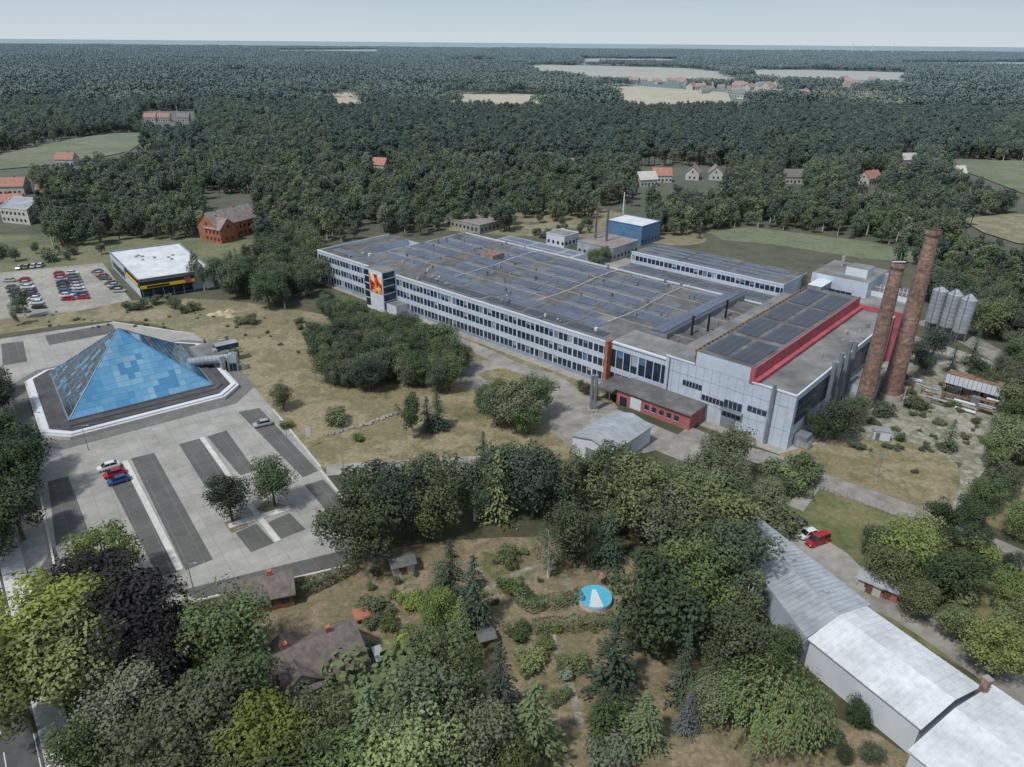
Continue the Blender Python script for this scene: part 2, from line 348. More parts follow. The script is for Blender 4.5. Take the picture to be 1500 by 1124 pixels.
for p,c in ((.45,(.6,.08,.03,1)),(.53,(.85,.35,.08,1)),(.58,(.9,.75,.6,1))): x=e.new(p);x.color=c
nt.links.new(cr.outputs[0],bb.inputs['Base Color'])
gl.box(FR,37.6,43.6,-5.65,-5.52,6.2,12.3,pm)
w.box(FR,44.05,49,-4.5,-.02,0,3.2,white,bitumen2)
w.box(FR,127.02,144.4,2.0,13,0,11.0,white,bitumen); 
band_facade(Fr(fw(0,1.6),FR.d,FR.n),127.1,144.3,0,[(1,3.2),(4.6,9.6)],11.2,pitch=2.2)
w.box(FR,127.05,127.9,-.3,1.9,0,12,brickr); w.box(FR,127.9,144.4,1.3,2.2,11.25,11.6,white)
rf.box(FR,127.1,144.4,2.25,13,11.02,11.3,bitumen2)
hb=13.0
rf.box(FR,144.5,176,0,66,0,hb,bluewhite,bitumen2)
w.box(FR,144.4,152,-.15,.2,hb,hb+.35,white); w.box(FR,166,176.1,-.15,.2,hb,hb+.35,white); w.box(FR,175.8,176.15,.21,66,hb,hb+.3,white)
w.box(FR,152.2,166,-.06,66,hb+.01,16.4,bluewhite,bitumen)
for k in range(33):
    t=.3+k*2; tr.box(FR,151.6,152.15,t,t+.2,hb,16.7,rust); 
tr.box(FR,151.5,151.75,0,66,16.3,16.6,rust); tr.box(FR,151.5,151.75,0,66,14.7,14.85,rust); gl.box(FR,152.1,152.19,.3,65.5,hb+.4,16,darkglass)
tr.box(FR,166.05,166.35,-.1,66,hb+.3,16.6,redp); tr.box(FR,166.36,167.5,-.1,66,hb+.02,hb+.9,redp); 
tr.box(FR,165.3,166.4,-.12,-.07,hb-.3,16.6,redp)
for (x0,x1) in ((2,16),(17.5,31),(32.5,47),(48.5,63)):
    panels(sp,FR,153,158.8,x0,x1,lambda s,t:16.45,solard); panels(sp,FR,159.6,165.4,x0,x1,lambda s,t:16.45,solard)
def win(fr,s0,s1,z0_,z1_,mat=navy,n=0):
    w.box(fr,s0-.12,s1+.12,-.06,-.004,z0_-.12,z1_+.12,steel); gl.box(fr,s0,s1,-.09,-.061,z0_,z1_,mat)
    for k in range(1,n): w.box(fr,s0+(s1-s0)*k/n-.04,s0+(s1-s0)*k/n+.04,-.11,-.091,z0_,z1_,white)
win(FR,149.6,154.4,7.2,8.4,n=6); win(FR,154.8,160.2,5.1,6.3,n=6); win(FR,160.4,164.6,5.2,7,n=4); win(FR,160.4,164.6,3.0,4.6,n=4); win(FR,166,170.3,6.2,7.4,n=4)
win(FR,160.2,163.6,.1,2.4,steel); w.box(FR,159.9,165.2,-1.4,-.1,4.8,5.0,steel)
for z in (4.3,9.8): tr.box(FR,144.55,175.9,-.03,-.004,z,z+.06,steel)
for k in range(1,16): tr.box(FR,144.5+k*2,144.54+k*2,-.025,-.003,0,hb,steel)
tr.tube(FR.p(171.3,-.7,0),FR.p(171.3,-.7,14.6),.4,.4,steel,10); tr.tube(FR.p(145.6,-.3,0),FR.p(145.6,-.3,13),.12,.12,steel,6)
for i in range(14):
    s=random.choice((random.uniform(146,151),random.uniform(168,175)));t=random.uniform(4,62); r=random.uniform(.4,1); tr.box(FR,s,s+r,t,t+r,hb,hb+random.uniform(.4,1.1),random.choice((steel,concrete)))
EF=Fr(fw(176,0),FR.n,(-FR.d[0],-FR.d[1]))
gl.box(EF,1.2,62,-.08,-.003,5.6,11.6,darkglass)
x=1.2
while x<62: w.box(EF,x-.06,x+.06,-.14,-.081,5.6,11.6,steel); x+=1.5
for z in (7.6,9.6): w.box(EF,1.2,62,-.12,-.082,z,z+.1,steel)
for k in (18,22,26.5,31,48,51): 
    tr.tube(EF.p(k,-1.0,2.0),EF.p(k,-1.0,15.5+(k%3)),.5,.5,steel,10); tr.tube(EF.p(k,-1.0,2.4),EF.p(k,-2.8,.5),.5,.5,steel,8)
tr.box(EF,33,47,-6,-.2,0,5,bluewhite,bitumen2); tr.box(EF,3,6,-3,-.2,0,2.8,steel)
w.box(FR,163,178,66.02,76,0,14.5,redp,bitumen2); gl.box(Fr(fw(178,66),FR.n,(-FR.d[0],-FR.d[1])),1,9,-.05,-.003,8,12,darkglass)
w.box(FR,150,166,72,90,0,19,bluewhite,bitumen2); w.box(FR,166.02,176,76.02,86,0,16,white,bitumen)
for z in (6,10,14): win(Fr(fw(0,72),FR.d,FR.n),156,162,z,z+1.2,n=4)
for k in range(9): tr.box(FR,168+k,168.15+k,77,77.1,16,18,white)
tr.box(FR,166.5,176.5,76.8,76.9,17,17.1,white); tr.box(FR,158,164,76,82,19,21.5,white,bitumen2)
tr.tube(FR.p(171,82,16),FR.p(171,82,22),.7,.7,alu,10); tr.tube(FR.p(168,82,16),FR.p(168,82,20),.9,.9,alu,10)
for k in range(7): tr.tube(FR.p(152+k*2,73,19),FR.p(152+k*2,73,20),.05,.05,alu,4)
tr.tube(FR.p(152,73,20),FR.p(164,73,20),.05,.05,alu,4); tr.tube(FR.p(154,85,19),FR.p(154,85,22),.5,.5,alu,8)
tr.box(FR,152,156,64,72,13,17.5,steel,white)
rf.box(FR,84,150,58.35,77,0,7.6,white,bitumen); 
for i in range(3): panels(sp,FR,86,148,60+i*5.6,64.2+i*5.6,lambda s,t:7.6,solar,aisle=1.5,blk=7)
WFm=Fr(fw(0,78),FR.d,FR.n)
band_facade(WFm,83,140,0,[(1.2,3),(4.8,6.8),(8.4,10.2)],11.2,pitch=1.7)
rf.box(WFm,83,140,.33,18,0,11.18,white,bitumen); w.box(WFm,82.9,140.1,-.1,.28,11.2,11.55,white)
w.box(Fr(fw(140.02,78),FR.n,(-FR.d[0],-FR.d[1])),0,18,-.1,0,0,11.5,white)
for r in (1.2,5.2,9.2,13.2): panels(sp,WFm,85,138,r,r+3.2,lambda s,t:11.18,solar,aisle=1.5,blk=9)
rf.box(FR,26,65,63,75,0,8,white,rooflt); 
for r in (64,69.5): panels(sp,FR,27,64,r,r+4.4,lambda s,t:8,solarb,aisle=1.2,blk=8)
w.obj('walls',fac); gl.obj('windows',fac); rf.obj('roofs',fac); tr.obj('roof_fittings',fac); sp.obj('solar_panels',fac)
e=E('gatehouse',*fw(146,-3)); b=MB()
b.box(FR,136,156,-7,-.2,0,4,pinkp); b.box(FR,135.5,156.5,-7.6,-.18,4,4.5,bitumen2,bitumen)
b.obj('walls',e); b=MB()
for k in range(5): b.box(FR,144+k*2,145.2+k*2,-7.06,-7.003,1.3,2.6,navy); b.box(FR,143.95+k*2,145.25+k*2,-7.1,-7.062,1.2,1.3,white)
b.box(FR,137,139,-7.06,-7.003,0,2.4,navy); b.box(FR,140,143,-7.08,-7.003,.2,3.3,white)
b.obj('windows_and_doors',e)
b=MB(); b.box(FR,131,136,-9,-.1,3.4,3.9,bitumen,bitumen); [b.tube(FR.p(x,-8.7,0),FR.p(x,-8.7,3.4),.12,.12,steel) for x in (131.3,135)]; b.obj('canopy',e)
def gable(b,fr,s0,s1,t0_,t1_,h,rh,wall,roof,over=.3,along='t',ribs=0):
    if along=='t':
        c=(s0+s1)/2
        for t in (t0_,t1_): b.add([fr.p(s0,t,0),fr.p(s1,t,0),fr.p(s1,t,h),fr.p(c,t,h+rh),fr.p(s0,t,h)],[(0,1,2,3,4)],wall)
        for s in (s0,s1): b.quad(fr.p(s,t0_,0),fr.p(s,t1_,0),fr.p(s,t1_,h),fr.p(s,t0_,h),wall)
        k=rh/((s1-s0)/2)
        for a,sgn in ((s0,-1),(s1,1)):
            A=a+sgn*over; za=h-k*over+.05; zc=h+rh+.05
            vs=[fr.p(A,t0_-over,za),fr.p(A,t1_+over,za),fr.p(c,t1_+over,zc),fr.p(c,t0_-over,zc)]; vs2=[(x,y,z+.15) for x,y,z in vs]
            b.add(vs+vs2,[(4,5,6,7),(0,1,5,4),(0,4,7,3),(1,2,6,5),(0,3,2,1)],roof)
            if ribs:
                t=t0_
                while t<t1_:
                    p=[fr.p(A,t,za+.152),fr.p(A,t+.12,za+.152),fr.p(c,t+.12,zc+.152),fr.p(c,t,zc+.152)]; q=[(x,y,z+.06) for x,y,z in p]
                    b.add(p+q,[(4,5,6,7),(0,3,7,4),(1,2,6,5),(0,1,5,4)],roof); t+=ribs
    else:
        f2=Fr(fr.o,fr.n,fr.d); gable(b,f2,t0_,t1_,s0,s1,h,rh,wall,roof,over,'t',ribs)
b=MB(); gable(b,FR,142.5,152.5,-33,-18,4.2,1.2,white,rooflt,.3,'t',1.5)
b.box(FR,146,149,-33.06,-33.003,0,3,steel); b.box(FR,152.503,152.56,-30,-29,0,2.1,steel)
for k in range(3): b.box(FR,142.43,142.497,-31+k*4,-29+k*4,1.6,2.6,navy)
b.obj('white_shed')
b=MB(); x,y=G(868,602)
for dx in (-.45,.45): b.tube((x+dx,y,0),(x+dx,y,9),.38,.38,steel,10); b.tube((x+dx,y,9),(x+dx,y,9.5),.46,.46,steel,10)
b.box(Fr((x,y),(1,0)),-1.2,1.2,-.9,.9,0,.5,concrete); b.obj('twin_flue')
def chimney(u,v,h,r0,r1,ant=False):
    x,y=G(u,v); b=MB(); n=24; prev=None; k=18
    for i in range(k): 
        a=i/k;c=(i+1)/k; b.tube((x,y,h*a),(x,y,h*c),r0+(r1-r0)*a,r0+(r1-r0)*c,brick,n,False)
    for i in range(1,14): 
        z=h*i/14; r=r0+(r1-r0)*i/14; b.tube((x,y,z),(x,y,z+.12),r+.04,r+.04,rust,n)
    b.tube((x,y,h-1.6),(x,y,h-.9),r1+.05,r1+.35,brick,n,False); b.tube((x,y,h-.9),(x,y,h),r1+.35,r1+.3,brick,n,False)
    b.tube((x,y,h-.2),(x,y,h-.1),r1+.3,r1-.3,black,n,True)
    b.tube((x-r0,y,1),(x-r1-.1,y,h),.06,.06,steel,4); b.tube((x,y,0),(x,y,1.5),r0+.5,r0+.3,concrete,n)
    if ant:
        for q in (-.9,.2,1): b.tube((x+q,y,h),(x+q,y,h+2.2),.05,.05,alu,4)
        b.tube((x-1.5,y,h+.1),(x+1.5,y,h+.1),.15,.15,white,6)
    b.obj('brick_chimney')
chimney(1303,583,42.5,2.35,1.45); chimney(1262,603,37,2.1,1.3,True)
for u,v,h in ((1362,484,14),(1383,491,14.5),(1402,499,14.5)):
    x,y=G(u,v); b=MB(); r=2.1
    for k in range(8): b.tube((x,y,3+k*1.25),(x,y,3+(k+1)*1.25-.05),r,r,rooflt,20,False); b.tube((x,y,3+(k+1)*1.25-.05),(x,y,3+(k+1)*1.25),r+.05,r+.05,steel,20)
    b.tube((x,y,13),(x,y,h),r,.5,rooflt,20); b.tube((x,y,3),(x,y,1),r,.4,steel,20)
    for q in range(4):
        a=q*math.pi/2+.4; b.tube((x+r*math.cos(a)*.95,y+r*math.sin(a)*.95,0),(x+r*math.cos(a)*.95,y+r*math.sin(a)*.95,4),.15,.15,steel,6)
    b.tube((x-1.6,y-1.6,0),(x-1.6,y-1.6,h+1),.15,.15,steel,6)
    for q in range(10):
        a=q*.628; b.tube((x+1.7*math.cos(a),y+1.7*math.sin(a),13.2),(x+1.7*math.cos(a),y+1.7*math.sin(a),14.4),.03,.03,steel,4)
    b.obj('storage_silo')
x,y=G(1375,590); f=Fr((x,y),FR.d,FR.n); e=E('filter_plant',x,y)
b=MB(); b.box(f,-1,11,6,10,3.2,5.6,white,rust); 
for a in (-.8,3,7,10.8):
    for c in (6.2,9.8): b.tube(f.p(a,c,0),f.p(a,c,3.2),.15,.15,rust,6)
for k in range(12): b.box(f,-1+k,-.9+k,5.95,5.998,3.2,5.6,steel)
b.obj('hopper',e); b=MB(); 
for i in range(44):
    a=random.uniform(-14,9);c=random.uniform(-3,9);l=random.uniform(1.5,5);z=random.uniform(.5,2.5)
    if random.random()<.5: b.tube(f.p(a,c,z),f.p(a+l,c,z),.3,.3,random.choice((rust,steel,white)),8)
    else: b.box(f,a,a+random.uniform(.6,2.2),c,c+random.uniform(.6,1.8),0,random.uniform(.8,2.6),random.choice((rust,concrete,steel,rust)))
b.obj('pipework',e)
x,y=G(1289,643); b=MB(); f=Fr((x,y),(.9,-.3)); b.box(f,-1.7,1.7,-1.2,1.2,.15,2.4,white,roofwhite); b.box(f,-1.8,1.8,-1.3,1.3,2.4,2.5,alu); b.box(f,-1.3,-.4,-1.24,-1.203,.2,2.1,steel); b.obj('equipment_cabin')
x,y=G(1176,655); b=MB(); f=Fr((x,y),FR.d); b.box(f,-1.5,1.5,-1,1,.2,1.6,alu,steel); [b.box(f,q,q+.1,-1.05,-1.002,.2,1.6,steel) for q in (-1.4,-.5,.5,1.3)]; b.obj('waste_container')
def block(name,px4,h,wall,roof,bands=0,glass=navy):
    pts=[G(*p) for p in px4]; e=E(name,*pts[0]); b=MB(); b.prism(pts,0,h,wall,roof); b.obj('walls',e)
    c=MB(); n=len(pts); cx=sum(p[0] for p in pts)/n; cy=sum(p[1] for p in pts)/n
    for i in range(n):
        p,q=pts[i],pts[(i+1)%n]; L=math.hypot(q[0]-p[0],q[1]-p[1]); f=Fr(p,(q[0]-p[0],q[1]-p[1]))
        if (cx-p[0])*f.n[0]+(cy-p[1])*f.n[1]<0: f.n=(-f.n[0],-f.n[1])
        c.box(f,0,L,-.15,.15,h,h+.3,wall)
        for k in range(bands):
            z=1.2+k*3.1; x=.8
            while x+1.2<L: c.box(f,x,x+1.2,-.06,-.004,z,z+1.3,glass); x+=2.6
    c.obj('parapet_and_windows',e); return e
def rectpx(u,v,L,W,fr=FR):
    x,y=G(u,v); f=Fr((x,y),fr.d,fr.n); return [f.p(*q,0)[:2] for q in ((0,0),(L,0),(L,W),(0,W))]
def blockw(name,pts,h,wall,roof,bands=0):
    px=[tuple(float(t) for t in proj(x,y,0)) for x,y in pts]; return block(name,px,h,wall,roof,bands)
blockw('blue_workshop',rectpx(886,350,19,15),8.5,bluepanel,roofwhite,1)
blockw('boiler_house',rectpx(845,372,18,18),5.5,rooflt,roofpale,1)
blockw('storage_hall',rectpx(800,358,10,10),5,white,bitumen2,1)
blockw('storage_hall',rectpx(655,332,22,14),4,concrete,roofpale,1)
for u,v,h in ((871,368,17),(887,372,19)):
    x,y=G(u,v); b=MB(); 
    for dx,dy in ((-.5,-.5),(.5,-.5),(.5,.5),(-.5,.5)): b.tube((x+dx,y+dy,0),(x+dx*.7,y+dy*.7,h),.08,.08,steel,4)
    for k in range(int(h)): b.tube((x-.5,y-.5,k),(x+.5,y-.5,k+1),.05,.05,steel,4); b.tube((x+.5,y+.5,k),(x-.5,y+.5,k+1),.05,.05,steel,4)
    b.tube((x,y,0),(x,y,h+1),.3,.25,rust,8); b.obj('steel_stack')
x,y=G(911,335); b=MB(); b.tube((x,y,0),(x,y,17),.35,.25,white,8); b.tube((x+.8,y,0),(x+.8,y,14),.15,.12,alu,6); b.obj('exhaust_mast')
# ---------------------------------------------------------------- parking + pyramid
PX=G(190,675);PY=G(265,835); PF=Fr(PX,(PY[0]-PX[0],PY[1]-PX[1])); PF.n=(-PF.d[1],PF.d[0])
pang=math.atan2(PF.d[1],PF.d[0])
cobble=tilemat('cobble_bays',(.088,.088,.09),(.108,.108,.107),(.18,.18,.175),2.5,.55,pang+math.pi/2,mortar=.04)
plaza=tilemat('concrete_pavers',(.35,.345,.33),(.31,.305,.295),(.25,.245,.235),3,3,pang,mortar=.05)
dkpave=tilemat('dark_pavers',(.15,.15,.15),(.18,.18,.175),(.12,.12,.12),1,1,pang)
patch('plaza_pavement',[(-90,498),(0,497),(60,488),(165,472),(215,478),(285,490),(335,520),(365,560),(400,600),(440,650),(470,685),(514,742),(516,828),(420,850),(290,882),(200,905),(60,880),(20,790),(-40,700)],plaza,.05)
strips=[[(70,706),(100,698),(132,785),(82,800)],[(152,690),(180,680),(262,838),(232,846)],[(192,672),(226,664),(312,820),(272,836)],
[(262,651),(292,643),(338,700),(302,716)],[(345,781),(376,768),(402,796),(368,810)],[(303,640),(332,631),(374,690),(352,697)],[(392,766),(424,752),(448,776),(412,790)],
[(349,604),(380,598),(466,690),(444,700)],[(446,711),(474,703),(514,746),(484,756)],[(262,866),(400,832),(514,804),(514,826),(290,878)],
[(66,492),(164,475),(172,487),(72,506)],[(2,504),(34,500),(40,530),(4,536)],[(20,880),(60,830),(80,800),(95,840),(130,880)]]
for s in strips: patch('parking_bays',s,cobble,.06)
def median(pxl,w=.9,mat=kerbm,h=.15,nm='parking_median'):
    b=MB(); p=[G(*q) for q in pxl]; f=Fr(p[0],(p[1][0]-p[0][0],p[1][1]-p[0][1])); L=math.hypot(p[1][0]-p[0][0],p[1][1]-p[0][1]); b.box(f,0,L,-w/2,w/2,.05,.05+h,mat); b.obj(nm)
median([(183,676),(264,836)],1.1); median([(296,642),(362,735)],1.0); median([(363,737),(408,794)],1.0); median([(335,772),(425,745)],1.6,h=.16)
median([(340,762),(352,776)],3.0,g_dry,.12); median([(384,740),(412,748)],3,g_dry,.12)
for pl in ([(400,600),(470,685)],[(470,690),(516,748)],[(165,472),(285,490)],[(290,880),(516,828)],[(60,730),(80,830)]): median(pl,.35,nm='kerb')
pc=G(105,628); pr=G(313,575); L_=31.5
QF=Fr(pc,(pr[0]-pc[0],pr[1]-pc[1])); QF.n=(-QF.d[1],QF.d[0])
e=E('glass_pyramid',*QF.p(L_/2,L_/2,0)[:2])
def oct_(m,c): return [QF.p(*q,0)[:2] for q in ((-m+c,-m),(L_+m-c,-m),(L_+m,-m+c),(L_+m,L_+m-c),(L_+m-c,L_+m),(-m+c,L_+m),(-m,L_+m-c),(-m,-m+c))]
wpatch('pyramid_apron',oct_(9.5,7),dkpave,.064)
b=MB(); b.prism(oct_(6,5),.05,.9,kerbm,kerbm); b.prism(oct_(5.3,4.7),.9,1.25,white,white); b.prism(oct_(4.1,4.0),1.25,1.5,darkfelt,darkfelt); b.prism(oct_(2.2,2),1.5,1.9,steel,darkfelt)
b.box(QF,-.25,L_+.25,-.25,L_+.25,1.9,2.3,steel); b.obj('plinth',e)
zb=2.3; za=15.8; A=QF.p(L_/2,L_/2,za); cs=[QF.p(0,0,zb),QF.p(L_,0,zb),QF.p(L_,L_,zb),QF.p(0,L_,zb)]
b=MB()
def lerp(p,q,t): return tuple(p[i]+(q[i]-p[i])*t for i in range(3))
# individual mirrored panes, each a hair out of plane so reflections break up; pane tones paint in cloud-reflection streaks
nrow=13
for k in range(4):
    p,q=cs[k],cs[(k+1)%4]; nx=(p[0]+q[0])/2-A[0]; ny=(p[1]+q[1])/2-A[1]; ln=math.hypot(nx,ny); nx/=ln; ny/=ln
    for i in range(nrow):
        a=i/nrow;c=(i+1)/nrow; l0,r0=lerp(p,A,a),lerp(q,A,a); l1,r1=lerp(p,A,c),lerp(q,A,c); W0=L_*(1-a);W1=L_*(1-c)
        cells=22; xs=[j/cells*L_-L_/2 for j in range(cells+1)]
        for j in range(cells):
            x0,x1=xs[j],xs[j+1]
            lo0,lo1=max(x0,-W0/2),min(x1,W0/2); hi0,hi1=max(x0,-W1/2),min(x1,W1/2)
            if lo1<=lo0: continue
            def pt(l,r,Wd,x): t=(x+Wd/2)/Wd if Wd>1e-6 else .5; return lerp(l,r,min(1,max(0,t)))
            P0,P1=pt(l0,r0,W0,lo0),pt(l0,r0,W0,lo1)
            if hi1>hi0: P2,P3=pt(l1,r1,W1,hi1),pt(l1,r1,W1,hi0)
            else: P2=P3=(r1 if x0>=0 else l1)
            if k==3: m=darkglass if random.random()<.88 else blueg[4]  # same glass, coloured dark here to stand in for its darker reflections
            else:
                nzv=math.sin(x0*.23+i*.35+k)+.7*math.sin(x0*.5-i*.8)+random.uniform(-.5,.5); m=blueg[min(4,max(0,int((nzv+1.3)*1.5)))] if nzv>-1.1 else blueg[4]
            d=random.uniform(-.006,.006); P0=(P0[0]+nx*d,P0[1]+ny*d,P0[2])
            if P2==P3: b.add([P0,P1,P2],[(0,1,2)],m)
            else: b.quad(P0,P1,P2,P3,m)
b.obj('glass_faces',e)
b=MB(); 
for k in range(4):
    p,q=cs[k],cs[(k+1)%4]; b.tube(p,A,.16,.12,bluepanel if k!=0 else steel,6); 
    n=22
    mm=bluepanel if k!=3 else steel; rr=.03 if k!=3 else .04
    for i in range(1,n):
        t=i/n; base=lerp(p,q,t)
        h=1-abs(2*t-1); mid=lerp(p,q,.5); up=tuple(base[j]+(A[j]-mid[j])*h for j in range(3)); b.tube(base,up,rr,rr,mm,4,False)
    for i in range(0,13):
        t=i/13; b.tube(lerp(p,A,t),lerp(q,A,t),rr*1.2,rr*1.2,mm,4,False)
b.obj('glazing_bars',e)
b=MB()
p,q=cs[3],cs[0]
for i in range(8):
    t=.1+i*.1; base=lerp(p,q,t); h=1-abs(2*t-1); mid=lerp(p,q,.5); up=tuple(base[j]+(A[j]-mid[j])*h*.95 for j in range(3)); o=(-QF.d[0]*.8,-QF.d[1]*.8,.4)
    b.tube(tuple(base[j]+o[j] for j in range(3)),tuple(up[j]+o[j] for j in range(3)),.05,.05,steel,4)
    for s_ in range(8): 
        x1=lerp(base,up,s_/8);x2=lerp(base,up,(s_+1)/8); b.tube(x1,tuple(x2[j]+o[j] for j in range(3)),.03,.03,steel,4)
b.obj('service_trusses',e)
b=MB(); b.box(QF,L_+1,L_+9,14,24,1.3,4.0,steel,bitumen2); b.box(QF,L_+6,L_+12,16,19,4,5.4,navy,rooflt)
for i in range(18): s=random.uniform(L_+1,L_+12);t=random.uniform(8,26); b.box(QF,s,s+random.uniform(.4,1.6),t,t+random.uniform(.4,1.5),.1,random.uniform(1,5),random.choice((steel,rooflt,rust,alu)))
b.obj('annex',e)
b=MB(); p0=G(275,532,3.5);p1=G(340,524,3.5); b.tube((*p0,3.6),(*p1,3.6),1.1,1.1,rooflt,14); 
for t in (.3,.6,.92): b.tube((p0[0]+(p1[0]-p0[0])*t,p0[1]+(p1[1]-p0[1])*t,0),(p0[0]+(p1[0]-p0[0])*t,p0[1]+(p1[1]-p0[1])*t,3),.2,.2,steel,6)
for t in np.linspace(0,1,12): 
    c=(p0[0]+(p1[0]-p0[0])*t,p0[1]+(p1[1]-p0[1])*t); d=(p1[0]-p0[0],p1[1]-p0[1]); b.tube((*c,3.6),(c[0]+d[0]*.004,c[1]+d[1]*.004,3.6),1.17,1.17,steel,14)
b.obj('walkway_tube',e)
b=MB(); x,y=p1; f=Fr(p1,(1,.2)); b.box(f,-1,1.3,-1.3,1.3,.1,4.6,rooflt,steel); b.box(f,-.8,1.0,-1.36,-1.303,.2,2.4,navy)
for a in (-1,1.3): b.tube(f.p(a,-2.6,0),f.p(a,-1.3,4),.06,.06,steel,5)
b.obj('walkway_head',e)
# ---------------------------------------------------------------- street lower-left
Rb=G(5,770); Rc=G(95,1124); rd=Fr(Rb,(Rc[0]-Rb[0],Rc[1]-Rb[1])); rd.n=(rd.d[1],-rd.d[0])
b=MB(); b.box(rd,-150,120,-1.5,1.8,-.3,.16,kerbm); b.obj('sidewalk'); 
b=MB(); b.add([rd.p(-150,1.8,.04),rd.p(120,1.8,.04),rd.p(120,9.3,.04),rd.p(-150,9.3,.04)],[(0,1,2,3)],asphalt); b.obj('road')
b=MB(); 
for k in range(-20,20): b.add([rd.p(k*6,5.5,.05),rd.p(k*6+3,5.5,.05),rd.p(k*6+3,5.62,.05),rd.p(k*6,5.62,.05)],[(0,1,2,3)],white)
b.add([rd.p(-150,2.2,.05),rd.p(120,2.2,.05),rd.p(120,2.32,.05),rd.p(-150,2.32,.05)],[(0,1,2,3)],white); b.obj('road_markings')
b=MB(); b.box(rd,-150,120,9.3,11.5,-.3,.15,kerbm); b.obj('sidewalk')
# ---------------------------------------------------------------- supermarket
patch('supermarket_car_park',[(-90,408),(0,400),(150,385),(192,440),(120,455),(-90,478)],concrete,.045)
c4=[G(160,370,6),G(202,412,6),G(310,396,6),G(262,357,6)]
e=E('supermarket',*c4[1]); b=MB(); b.prism(c4,0,6,bluewhite,roofwhite); b.obj('walls',e)
b=MB(); cxy=(sum(p[0] for p in c4)/4,sum(p[1] for p in c4)/4)
for i in range(4):
    p,q=c4[i],c4[(i+1)%4]; Ln=math.hypot(q[0]-p[0],q[1]-p[1]); f=Fr(p,(q[0]-p[0],q[1]-p[1]))
    if (cxy[0]-p[0])*f.n[0]+(cxy[1]-p[1])*f.n[1]<0: f.n=(-f.n[0],-f.n[1])
    b.box(f,0,Ln,-.15,.25,6,6.5,steel)
    if i==1:
        b.box(f,0,Ln*.72,-3.2,-.16,3.4,6.3,black); b.box(f,0,Ln*.72,-3.3,-3.21,3.9,5.0,yellow); b.box(f,0,Ln*.7,-.1,-.003,.2,3.3,navy)
        for k in range(6): b.tube(f.p(Ln*.02+k*Ln*.135,-3,0),f.p(Ln*.02+k*Ln*.135,-3,3.4),.12,.12,steel,6)
        b.box(f,2,9,-3.36,-3.31,4.1,4.8,black); b.box(f,14,16,-3.4,-3.31,3.8,5.9,redp)
    if i==0: b.box(f,Ln*.55,Ln,-.2,-.16,3.6,6.4,black); b.box(f,Ln*.6,Ln-.3,-.26,-.201,4,5,yellow); b.box(f,2,Ln*.5,-.08,-.003,1,3.6,navy)
b.obj('shopfront',e)
b=MB(); 
for i in range(8):
    t=random.random()*.6+.2;s=random.random()*.6+.2; x=c4[0][0]*(1-t)*(1-s)+c4[1][0]*t*(1-s)+c4[2][0]*t*s+c4[3][0]*(1-t)*s; y=c4[0][1]*(1-t)*(1-s)+c4[1][1]*t*(1-s)+c4[2][1]*t*s+c4[3][1]*(1-t)*s
    b.box(Fr((x,y),(1,.2)),0,.8,0,.8,6,6.5,concrete)
b.obj('roof_vents',e)
# ---------------------------------------------------------------- cars
def carmesh(col,kind='hatch'):
    b=MB(); body=carpaint[col]
    if kind=='van': gb=(-1.5,2.3,-.8,2.15,1.12,1.9)
    else: gb=(-1.25,1.75,-.55,1.2,.92,1.42)
    W=.88;L2=2.35 if kind=='van' else 2.12; bz=1.12 if kind=='van' else .92
    S=[(-L2,.38,.62,.72),(-L2+.18,.28,.74,.84),(-1.3,.25,bz-.08,W),(-.9,.25,bz,W),(1.5,.25,bz,W),(L2-.15,.28,bz-.04,.85),(L2,.4,bz-.2,.76)]
    vs=[];n=6
    for x,a,c,h in S: vs+=[(x,-h*.94,a),(x,-h,(a+c)/2),(x,-h*.86,c),(x,h*.86,c),(x,h,(a+c)/2),(x,h*.94,a)]
    fs=[]
    for i in range(len(S)-1):
        for j in range(n): fs.append((i*n+j,i*n+(j+1)%n,(i+1)*n+(j+1)%n,(i+1)*n+j))
    fs+=[tuple(range(n-1,-1,-1)),tuple(range((len(S)-1)*n,len(S)*n))]; b.add(vs,fs,body)
    x0,x1,X0,X1,za,zb_=gb; w0=.76;w1=.60 if kind!='van' else .7; za-=.03
    lo=[(x0,-w0,za),(x1,-w0,za),(x1,w0,za),(x0,w0,za)]; hi=[(X0,-w1,zb_),(X1,-w1,zb_),(X1,w1,zb_),(X0,w1,zb_)]
    b.add(lo+hi,[(0,1,5,4),(1,2,6,5),(2,3,7,6),(3,0,4,7)],carglass)
    rb=[(x,y,z+.005) for x,y,z in hi]; rt=[(x*.97+.02,y*.95,z+.05) for x,y,z in hi]; b.add(rb+rt,[(0,1,5,4),(1,2,6,5),(2,3,7,6),(3,0,4,7),(4,5,6,7)],body)
    for i in range(4): b.tube(lo[i],hi[i],.045,.045,body,4)
    for y in (-1,1): b.tube(((x0+x1)/2,y*w0,za),((X0+X1)/2,y*w1,zb_),.045,.045,body,4)
    for x in (-1.35,1.35):
        for y in (-.72,.72): b.tube((x,y-.11,.32),(x,y+.11,.32),.32,.32,tyre,12); b.tube((x,y-.12,.32),(x,y+.12,.32),.17,.17,alu,8)
    for y in (-.6,.6): b.box(WF,-L2-.01,-L2+.1,y-.14,y+.14,.56,.66,white); b.box(WF,L2-.05,L2+.01,y-.12,y+.12,bz-.35,bz-.22,redp)
    return b.mesh('car_'+col+kind)
cm={}
def car(u,v,ang,col,kind='hatch',name='parked_car',xy=None):
    k=(col,kind)
    if k not in cm: cm[k]=carmesh(col,kind)
    o=bpy.data.objects.new(name,cm[k]); x,y=xy or G(u,v,.5); o.location=(x,y,.07); o.rotation_euler=(0,0,ang); sc.collection.objects.link(o); return o
qa=math.atan2(QF.d[1],QF.d[0])
